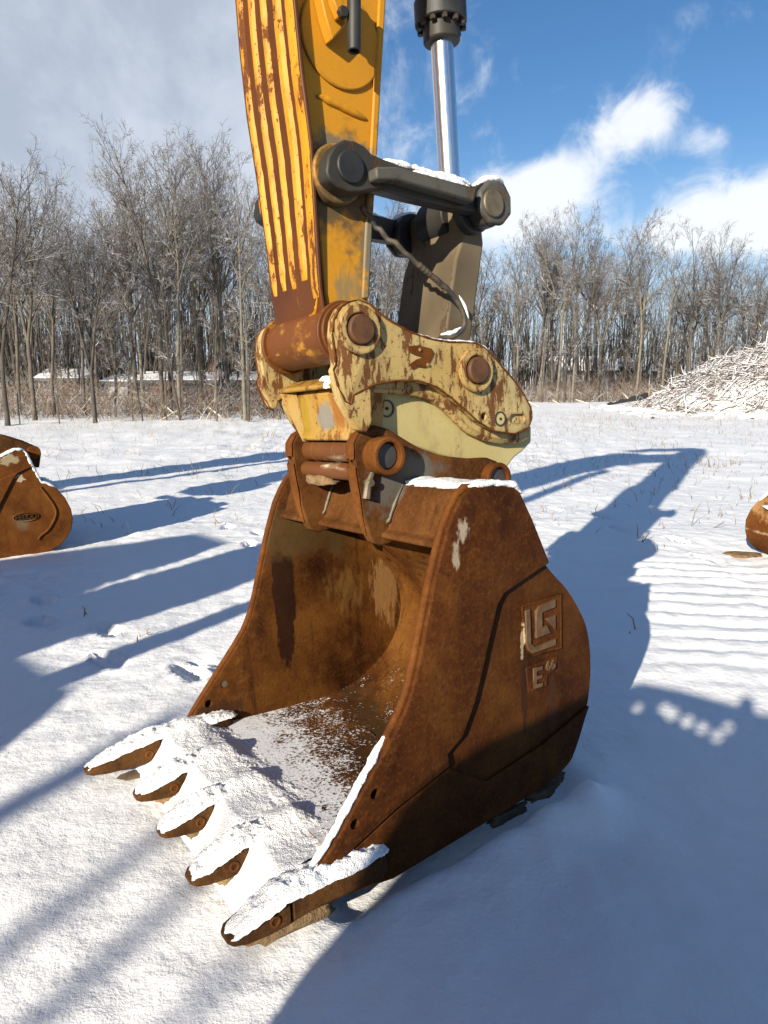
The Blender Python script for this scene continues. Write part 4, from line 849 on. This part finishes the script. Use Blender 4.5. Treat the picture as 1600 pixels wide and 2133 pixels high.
for k in range(5):
    bm = bmesh.new(); rows = []; q = 70; fr0 = (-.80, -.385, .03, .47, .83)[k]; hw0 = (.105, .105, .10, .145, .15)[k]
    zb = 1.905 - (.008, .0, .006, -.01, .06)[k]
    for i in range(q + 1):
        z = zb + (3.15 - zb) * i / q; w_ = hwid(z); yc = fr0 * w_; hb = hw0 * w_ * .98; x = xat(z); hh = (.012 if k < 4 else .006) * min(1, i / 3 + .25)
        jt = .0015 * mn.noise(Vector((z * 30, k * 7, 0))); je = .0045 * fb((z * 26, k * 5.3, 2), 3); jf = .0045 * fb((z * 26, k * 5.3, 9), 3)
        rows.append([bm.verts.new(p) for p in ((x - .002, yc - hb + je, z), (x + hh + jt, yc - hb * .30 + jt, z), (x + hh + jt, yc + hb * .42 - jt, z), (x - .002, yc + hb + jf, z))])
    for a, b2 in zip(rows, rows[1:]):
        for j in range(3): bm.faces.new((a[j], a[j + 1], b2[j + 1], b2[j]))
    bm.faces.new(rows[0]); obj('wear_bar', bm, 'strip_paint', fp, 30, .003)
# bottom plate below the bars and the pin boss
obj('boss', cyl((.246, 1.724), .097, -.205, .205, 48), 'boss_rust', arm, 35, .006)
for s in (1, -1):
    for k, (r, a, b2) in enumerate(((.110, .205, .222), (.101, .224, .240))): obj('seal_ring', cyl((.246, 1.724), r, *((a, b2) if s > 0 else (-b2, -a)), 48), 'boss_rust', arm, 35, .004)
obj('weld_bead', snow_rope([(.308, -.165, 1.795), (.302, 0, 1.782), (.308, .13, 1.80), (.316, .165, 1.85)], .007, .007, .4, 50, 8, .01), 'strip_paint', arm, 60)
# hose port high on the arm
bk = obj('hose_bracket', prism([(.30, 2.86), (.27, 2.73), (.245, 2.66), (.215, 2.69), (.19, 2.72), (.19, 2.86)], .176, .225), 'arm_paint', arm, 35, .006)
obj('hose_bracket', prism([(.265, 2.86), (.258, 2.76), (.235, 2.715), (.20, 2.74), (.195, 2.86)], .225, .262), 'arm_paint', arm, 35, .006)
pp = obj('hose_port', cyl((0, 0), .0225, -.12, .10, 24, None, .016), 'link_black', arm, 35, .003)
pp.matrix_local = Matrix.Translation((.190, .275, 2.735)) @ Matrix.Rotation(R(90), 4, 'X') @ Matrix.Rotation(R(3), 4, 'Z')
pc = obj('port_collar', cyl((0, 0), .027, -.115, .035, 24, None, .022), 'arm_paint', arm, 35, .003); pc.matrix_local = pp.matrix_local.copy()
for (x, z) in ((.228, 2.80), (.232, 2.725)):
    obj('bolt', cyl((x, z), .019, .262, .284, 6), 'link_grey', arm, 35, .003)
# upper link pair
LK = D['linkN']
for s in (1, -1):
    a, b2 = (.218, .282) if s > 0 else (-.282, -.218)
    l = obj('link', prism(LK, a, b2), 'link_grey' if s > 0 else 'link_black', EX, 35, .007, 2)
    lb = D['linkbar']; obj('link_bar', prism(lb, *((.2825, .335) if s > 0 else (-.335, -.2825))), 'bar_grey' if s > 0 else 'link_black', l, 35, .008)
    for (cx, cz, r, o_) in ((.237, 2.249, .052, .012), (-.375, 2.208, .050, .040)):
        obj('link_pin', cyl((cx, cz), r, *((a, b2 + o_) if s > 0 else (a - o_, b2)), 32), 'pin_steel' if o_ > .02 else 'link_black', l, 35, .005)
    oc = [(-.395 + .088 * math.cos(R(22 + 45 * k)), 2.215 + .085 * math.sin(R(22 + 45 * k))) for k in range(8)]
    obj('link_boss', prism(oc, *((.2828, .312) if s > 0 else (-.312, -.2828))), 'bar_grey', l, 35, .012, 3)
    for P, w_ in (([(.10, s * .25, 2.300), (-.02, s * .26, 2.292), (-.16, s * .265, 2.284), (-.31, s * .262, 2.274)], .028), ([(-.32, s * .265, 2.275), (-.37, s * .265, 2.302), (-.43, s * .265, 2.313), (-.475, s * .265, 2.300)], .034), ([(.0, s * .312, 2.262), (-.14, s * .312, 2.255), (-.265, s * .31, 2.248)], .016)):
        tag(obj('snow_cap', snow_rope(P, w_, .014, .4, 34, 10, .010), 'snow', l, 0), kind='stuff')
# bucket link down to the coupler
hf = [(-.352, 2.13), (-.308, 2.034), (-.270, 1.87), (-.225, 1.66), (-.225, 1.60), (-.27, 1.54), (-.33, 1.57), (-.378, 1.732), (-.411, 1.885), (-.456, 2.10), (-.44, 2.25), (-.39, 2.29), (-.345, 2.25)]
h = obj('bucket_link', prism(hf, -.172, .172), 'hlink_paint', EX, 35, .010)
obj('link_eye', cyl((-.375, 2.208), .085, -.216, -.173, 32), 'link_black', h, 35, .006); obj('link_eye', cyl((-.375, 2.208), .085, .173, .216, 32), 'link_black', h, 35, .006)
# bucket cylinder
cy = obj('cylinder_barrel', tube([(-.409, 0, 3.01), (-.36, 0, 4.7)], .092, 32), 'arm_paint', EX, 40)
obj('piston_rod', tube([(-.438, 0, 2.28), (-.410, 0, 2.965)], .0455, 40), 'chrome', cy, 60)
obj('gland', tube([(-.4125, 0, 2.905), (-.4095, 0, 2.975)], .074, 40), 'link_grey', cy, 40, .008)
obj('gland', tube([(-.4098, 0, 2.972), (-.4070, 0, 3.06)], .104, 40), 'link_black', cy, 40, .006)
for k in range(12):
    a = 2 * math.pi * k / 12; x, y = -.411 + .089 * math.cos(a), .089 * math.sin(a)
    obj('gland_bolt', tube([(x, y, 2.955), (x + .001, y, 2.98)], .0125, 6), 'link_grey', cy, 35)
obj('rod_eye', cyl((-.400, 2.225), .088, -.085, .085, 36), 'link_grey', cy, 35, .006)
# hydraulic hose
hp_ = D['hose']; ys_ = [.17, .19, .21, .235, .245, .25, .255, .26, .262, .262, .26, .255, .25]
hs_ = obj('hydraulic_hose', tube([(x, y, z) for (x, z), y in zip(smooth_poly(hp_, 2), [ys_[min(12, int(i * 13 / 50))] for i in range(60)])], .0095, 10), 'rubber', EX, 60)
for k in range(9):
    t_ = 19 + k; P = smooth_poly(hp_, 2); (x0, z0), (x1, z1) = P[t_], P[t_ + 1]; obj('hose_sleeve', tube([(x0, .25, z0), (x0 + (x1 - x0) * .6, .25, z0 + (z1 - z0) * .6)], .0115, 10), 'pin_steel', hs_, 40)
tag(obj('snow_cap', snow_rope([(-.25, .26, 1.758), (-.21, .257, 1.737), (-.155, .25, 1.728)], .010, .009, .4, 50, 8, .008), 'snow', hs_, 0), kind='stuff')
tag(obj('snow_cap', snow_rope([(-.235, .268, 1.872), (-.262, .268, 1.835), (-.281, .268, 1.79)], .006, .006, .4, 50, 8, .008), 'snow', hs_, 0), kind='stuff')
# quick coupler
CQ = obj('coupler', prism([(min(x, .195), z) for x, z in D['coup_panel']], -.21, .21), 'panel_paint', EX, 35, .008)
for s in (1, -1):
    a, b2 = (.258, .300) if s > 0 else (-.300, -.258)
    p_ = obj('coupler_plate', prism(D['coup_plate'], a, b2), 'coupler_paint', CQ, 35, .007)
    obj('coupler_rim', prism(D['coup_rim'], *((.2102, .2575) if s > 0 else (-.2575, -.2102))), 'coupler_paint', CQ, 35, .030, 1)
    for (cx, cz) in ((.246, 1.724), (-.272, 1.593)):
        obj('collar', cyl((cx, cz), .083, *((.3003, .322) if s > 0 else (-.322, -.3003)), 44, None, .054), 'coupler_paint', CQ, 35, .005)
        obj('coupler_pin', cyl((cx, cz), .050, *((.242, .334) if s > 0 else (-.334, -.242)), 36), 'pin_rust', CQ, 35, .006)
    rm_ = [(x, s * .2985, z) for x, z in D['coup_plate']]
    obj('plate_rim', snow_rope(rm_ + rm_[:1], .0036, .0036, .8, 60, 6, .012), 'edge_rust', p_, 60)
    if s > 0:
        obj('badge_plate', prism(D['emblem'], .3003, .3045), 'edge_rust', CQ, 35, .001)
        for (x, z) in ((-.012, 1.664), (-.045, 1.612)): obj('rivet', cyl((x, z), .007, .3045, .309, 12), 'coupler_paint', CQ, 35, .002)
        for (cx, cz), y, r in ((D['ring1'][0], .2103, .032), (D['ring2'][0], .3003, .029)):
            obj('inspection_ring', cyl((cx, cz), r, y, y + .004, 36, None, r - .006), 'machine_dark', CQ, 35); obj('inspection_plug', cyl((cx, cz), .006, y, y + .005, 12), 'edge_rust', CQ, 35)
        obj('plug_disc', cyl(D['ring2'][0], .0225, .3003, .303, 30), 'panel_paint', CQ, 35)
        sl = [(-.50 + (.028 * math.cos(q) + (.018 if math.cos(q) > 0 else -.018)), 1.404 + .020 * math.sin(q)) for q in [2 * math.pi * k / 20 for k in range(20)]]
        cut(p_, [cyl(D['hole1'][0], .016, .27, .4, 20), prism(sl, .286, .4)])
# nose block between the plates, lower jaw and the snow lying in it
nz = [(.212, 1.562), (.236, 1.53), (.214, 1.392), (.226, 1.380), (.226, 1.353), (.06, 1.346), (.06, 1.545), (.12, 1.575)]
n_ = obj('coupler_nose', prism(nz, -.172, .172), 'nose_paint', CQ, 35, .008)
obj('coupler_shelf', prism([(.268, 1.540), (.275, 1.556), (.20, 1.585), (.09, 1.602), (.08, 1.57), (.20, 1.55)], -.2575, .2575), 'nose_paint', CQ, 35, .006)
def hexa(a, b2):
    bm = bmesh.new(); A = [bm.verts.new(p) for p in a]; B = [bm.verts.new(p) for p in b2]; bm.faces.new(A); bm.faces.new(B[::-1])
    for k in range(4): bm.faces.new((A[k], A[(k + 1) % 4], B[(k + 1) % 4], B[k]))
    return bm
for s in (1, -1):
    obj('nose_side', hexa([(.272, s * .2572, 1.54), (.10, s * .2572, 1.58), (.10, s * .175, 1.58), (.240, s * .175, 1.54)], [(.205, s * .205, 1.345), (.10, s * .205, 1.345), (.10, s * .1725, 1.345), (.205, s * .1725, 1.345)]), 'nose_paint', CQ, 35, .005)
    obj('plate_foot', prism([(x - (0 if s > 0 else .075), z) for x, z in ((.346, 1.588), (.33, 1.50), (.30, 1.445), (.262, 1.392), (.225, 1.38), (.20, 1.42), (.20, 1.53), (.29, 1.56))], *((.2585, .2995) if s > 0 else (-.2995, -.2585))), 'coupler_paint', CQ, 35, .005)
obj('latch_bar', cyl((.190, 1.236), .032, -.206, .20, 28), 'worn_pin', CQ, 35, .004)
obj('latch_foot', clod(.185, -.09, 1.20, .04, .10, .022, 4.4, .3, 7), 'soil', CQ, 0)
tag(obj('snow_cap', snow_rope([(.235, .02, 1.575), (.225, .12, 1.580), (.22, .24, 1.582)], .030, .012, .4, 34, 10, .010), 'snow', CQ, 0), kind='stuff')
tag(obj('snow_cap', snow_cap(.235, .275, .12, .03, lambda x: 1.556, .018, 14, 12), 'snow', CQ, 0), kind='stuff')
for s in (1, -1):
    rl = [(x, s * .279, z + .002) for x, z in D['coup_plate'][24:34]]
    tag(obj('snow_cap', snow_rope(rl[::-1], .016, .008, .5, 40, 8, .010), 'snow', CQ, 0), kind='stuff')
# the rest of the machine, to the left of and behind the viewer
bmz = [(.22, 4.62), (.10, 4.75), (.30, 4.95), (2.6, 5.55), (3.6, 5.35), (4.6, 4.5), (6.3, 2.25), (6.15, 1.85), (5.85, 1.8), (4.1, 3.9), (3.3, 4.65), (2.6, 4.85)]
bo_ = obj('boom', prism(bmz, -.30, .30), 'arm_paint', EX, 35, .03)
obj('boom_pin', cyl((.25, 4.72), .10, -.36, .36, 24), 'link_grey', bo_, 35)
obj('arm_cylinder', tube([(2.6, 0, 5.80), (.0, 0, 5.30)], .11, 20), 'arm_paint', bo_, 40)
for s in (1, -1): obj('boom_cylinder', tube([(5.2, s * .42, 1.45), (3.1, s * .42, 4.75)], .10, 20), 'arm_paint', bo_, 40)
up = obj('upper_body', prism([(5.9, 1.25), (9.9, 1.25), (10.1, 1.6), (10.0, 2.35), (8.2, 2.45), (6.6, 2.2), (5.9, 1.7)], -1.45, 1.45), 'arm_paint', EX, 35, .06)
cb = obj('cab', prism([(6.12, 1.95), (6.08, 2.2), (6.28, 3.02), (8.0, 3.02), (8.0, 2.0)], -1.01, -.33), 'arm_paint', EX, 35, .05)
obj('cab_window', prism([(6.30, 2.3), (6.45, 2.9), (7.8, 2.9), (7.8, 2.3)], -1.03, -1.015), 'window_glass', cb, 35)
for s in (1, -1):
    tk_ = [(4.75 + .42 * math.cos(q), .46 + .44 * math.sin(q)) for q in [R(a) for a in range(270, 89, -15)]] + [(10.0 + .42 * math.cos(q), .46 + .44 * math.sin(q)) for q in [R(a) for a in range(90, -91, -15)]]
    tk_ = [(4.75 - .42 * math.cos(q) , .46 + .44 * math.sin(q)) for q in [R(a) for a in range(-90, 91, 15)]] + [(10.0 + .42 * math.cos(q), .46 + .44 * math.sin(q)) for q in [R(a) for a in range(90, -91, -15)]]
    obj('track', prism(tk_, *((.95, 1.5) if s > 0 else (-1.5, -.95))), 'machine_dark', EX, 35, .03)
obj('undercarriage', box(6.0, 8.8, -.94, .94, .35, 1.245), 'machine_dark', EX, 35, .05)
# ---------------------------------------------------------------- the same machine parked farther left
E2 = copy_tree(EX); E2.matrix_world = Matrix.Translation((-4.35, 3.75, 0)) @ MF
tag(E2, 'second excavator with an empty coupler parked beyond the left photo edge', 'excavator')
# ---------------------------------------------------------------- the other buckets
def other_bucket(name, M, prof, fr, width, label, mat, groove=None, text=None, arc=None):
    o = empty(name, M); tag(o, label, 'bucket', 'rusty buckets on the snow')
    full = prof + fr
    for s in (1, -1):
        sp = obj('side_plate', prism(full, *((-.03, 0) if s > 0 else (-width, -width + .03))), mat, o, 35, .008, 3)
        if s > 0:
            if groove: obj('cheek_plate', prism(groove + fr[:-1][-99:], .0005, .018), mat, o, 35, .006)
            if arc: obj('heel_rim', tube([(x, .001, z) for x, z in smooth_poly(arc, 2)], .012, 10), mat, o, 60)
            if text:
                ts, tx, tz, sz = text; letters(ts, sz, .007, tx, .006, tz, 'tooth_rust', o, 'cast_letters')
                ov = [(tx + .105 * math.cos(q), .003, tz + .040 * math.sin(q)) for q in [2 * math.pi * k / 40 for k in range(41)]]
                obj('letter_oval', tube(ov, .007, 8), mat, o, 60)
    b_ = prof[4:]; obj('shell', prism(b_ + offset(b_, .03)[::-1], -width + .0305, -.0305), mat, o, 40)
    obj('torque_tube', prism([prof[1], prof[2], prof[3], (prof[3][0] + .02, prof[3][1] - .10), (prof[0][0] + .05, prof[0][1] - .12), prof[0]], -width + .0305, -.0305), mat, o, 35, .01)
    top = prof[1]
    for y in (-width / 2 - .26, -width / 2 + .22):
        e_ = obj('ear', prism([(top[0] + .14, top[1] - .06), (top[0] + .16, top[1] + .06), (top[0] + .08, top[1] + .12), (top[0] - .05, top[1] + .08), (top[0] - .20, top[1] + .02), (top[0] - .27, top[1] - .06), (top[0] - .24, top[1] - .20), (top[0] - .1, top[1] - .2)], y, y + .045), 'tooth_rust', o, 35, .01)
        obj('boss', cyl((top[0] - .20, top[1] - .05), .06, y - .04, y + .085, 24), mat, e_, 35, .005)
    obj('pin', cyl((top[0] + .07, top[1] + .04), .04, -width / 2 - .26, -width / 2 + .26, 20), 'worn_pin', o, 35)
    tip = fr[0]
    for k in range(5):
        y = -.05 - (width - .1) * k / 4; obj('tooth', loft([(tip[0] - .16, y, .05, .05, .04), (tip[0] + .05, y, .05, .052, .045), (tip[0] + .18, y, .04, .045, .025), (tip[0] + .24, y, .035, .03, .008)], 14, 4), 'tooth_rust', o, 40)
    for P, w_ in (([(prof[0][0] + .02, -.03, prof[0][1] + .01), (prof[1][0], -.03, prof[1][1] + .008), (prof[2][0], -.03, prof[2][1] + .008), (prof[3][0], -.03, prof[3][1] + .01)], .035), ([(x + .004, -.015, z + .004) for x, z in prof[2:8]], .018)):
        tag(obj('snow_cap', snow_rope(P, w_, .016, .4, 30, 10, .012), 'snow', o, 0), kind='stuff')
    tag(obj('snow_cap', snow_rope([(prof[7][0] - .01, -.10, prof[7][1] - .03), (prof[7][0] + .01, -width + .1, prof[7][1] - .03)], .09, .02, .4, 20, 10, .02), 'snow', o, 0), kind='stuff')
    return o
rust_mat('left_rust', [((-.03, 0, .70), (.035, .05, .035), (.46, .38, .24), dict(edge=.3, nscale=40, namp=.9)), ((.05, 0, .88), (.12, .05, .05), (.34, .28, .16), dict(edge=.5, nscale=24, namp=.9)), ((-.02, 0, .30), (.10, .05, .09), (.16, .11, .06), dict(edge=.8, nscale=12, namp=.5))],
         dark=(.10, .038, .014), mid=(.22, .085, .026), lite=(.32, .145, .048), drip=.2)
ML = Matrix(((VH.x, .5736, 0, -3.3), (VH.y, -.8192, 0, 6.3), (0, 0, 1, 0), (0, 0, 0, 1)))
LP = [(.10, .89), (-.013, .954), (-.076, .953), (-.106, .925), (-.14, .828), (-.212, .65), (-.255, .64), (-.329, .591), (-.40, .492), (-.443, .382), (-.452, .288), (-.434, .195), (-.393, .119), (-.325, .052), (-.248, .013), (-.137, -.01), (.028, -.02), (.20, -.03), (.50, -.03)]
LF = [(.72, .06), (.55, .25), (.45, .42), (.40, .60), (.30, .76)]
other_bucket('excavator_bucket', ML, LP, LF, 1.15, 'smaller rusty bucket with an oval maker stamp cut by the left photo edge', 'left_rust',
             [(-.15, .816), (-.022, .754), (.019, .705), (.143, .486), (.26, .25), (.50, .10)], ('FELCO', -.056, .350, .062), [(-.197, .609), (-.236, .545), (-.294, .441), (-.316, .365), (-.287, .288), (-.23, .202), (-.16, .161), (-.141, .127)])
MR = Matrix.Translation((3.68, 6.40, 0)) @ Matrix.Rotation(R(12), 4, 'Z')
rust_mat('right_rust', [((-.2, 0, .48), (.3, 1.5, .16), (.36, .19, .075), dict(edge=.5, nscale=9, namp=.7)), ((-.2, 0, .25), (.3, 1.5, .02), (.34, .25, .15), dict(edge=.5, nscale=14, namp=.6))], dark=(.12, .045, .016), mid=(.23, .09, .028), lite=(.30, .135, .045), drip=.2)
o = other_bucket('excavator_bucket', MR, [(.22, .74), (.10, .80), (.02, .78), (-.03, .72), (-.10, .64), (-.16, .60), (-.22, .56), (-.30, .50), (-.37, .42), (-.41, .33), (-.41, .24), (-.38, .15), (-.33, .09), (-.26, .04), (-.18, .01), (-.08, -.01), (.05, -.02), (.20, -.03), (.50, -.03)], [(.70, .06), (.55, .25), (.45, .42), (.38, .6)], 1.1,
                 'rounded rusty bucket back cut off by the right photo edge', 'right_rust')
obj('soil_patch', clod(0, 0, 0, .16, .10, .012, 2.2, .4, 5), 'soil', None, 0).matrix_world = Matrix.Translation((3.32, 6.32, gh(3.32, 6.32) + .004))
tag(bpy.data.objects['soil_patch'], 'small patch of bare brown soil beside the right bucket', 'soil patch')
# ---------------------------------------------------------------- added panel behind the viewer, cut to shape the shadow across the foreground
ax = Vector((.914, -.405, 0)); ay = Vector((.405, .914, 0)); Hs = 1.95; Dd = Hs / math.tan(R(SUN_EL))
c0 = Vector((.93, 3.62, 0)) - Vector((math.cos(R(SUN_AZ)), math.sin(R(SUN_AZ)), 0)) * Dd
MS = Matrix(((ax.x, ay.x, 0, c0.x), (ax.y, ay.y, 0, c0.y), (0, 0, 1, 0), (0, 0, 0, 1)))
tsd = empty('shadow_panel', MS); tag(tsd, 'added unseen steel panel behind the viewer, shaped to shade the foreground', 'shadow panel')
pn = obj('panel', prism([(-.06, 0), (-.05, 1.07), (-.06, 1.14), (-.03, 1.43), (0, 1.54), (.057, 1.65), (.147, 1.757), (.271, 1.86), (.36, 1.95), (.43, 1.985), (.62, 1.98), (.89, 1.95), (.90, 1.995), (.955, 2.0), (.97, 1.93), (5.0, 1.95), (5.0, 0)], -.02, .02), 'grey_steel', tsd, 35, .0)
cut(pn, [cyl((x, z), r, -.3, .3, 20) for x, z, r in ((.459, 1.875, .022), (.575, 1.893, .026), (.615, 1.873, .030), (.69, 1.855, .028), (.758, 1.838, .026), (.825, 1.818, .026), (.862, 1.858, .024))])  # holes let spots of sun into the panel's shadow
for x in (.03, 4.85): obj('post', box(x, x + .12, -.13, -.0205, 0, 1.5), 'grey_steel', tsd, 35)

# ---------------------------------------------------------------- unseen trunks added behind the viewer to streak the snow with soft shadows
sdx, sdy = math.cos(R(SUN_AZ)), math.sin(R(SUN_AZ))
for i, (gx, gy, Dq, r) in enumerate(((-.73, 1.75, 13.0, .055), (-1.02, 1.80, 14.5, .065), (-1.42, 2.35, 13.5, .12), (-.50, 1.50, 15.0, .05))):
    X, Y = gx - sdx * Dq, gy - sdy * Dq; hh = .364 * (Dq + .9)
    o = empty('shadow_trunk', Matrix.Translation((X, Y, 0))); tag(o, 'added unseen bare trunk casting a soft shadow streak', 'tree', 'added shadow trunks behind the viewer')
    obj('trunk', tube([(0, 0, -.1), (.03, .02, hh * .5), (.0, .06, hh)], [r * 1.3, r, r * .6], 9), 'dark_bark', o, 60)
    for j in range(3): a = j * 2.1 + i; z = hh * (.5 + .15 * j); obj('branch', tube([(0, .03, z), (.5 * math.cos(a), .5 * math.sin(a), z + .5)], [.035, .012], 6), 'dark_bark', o, 60)
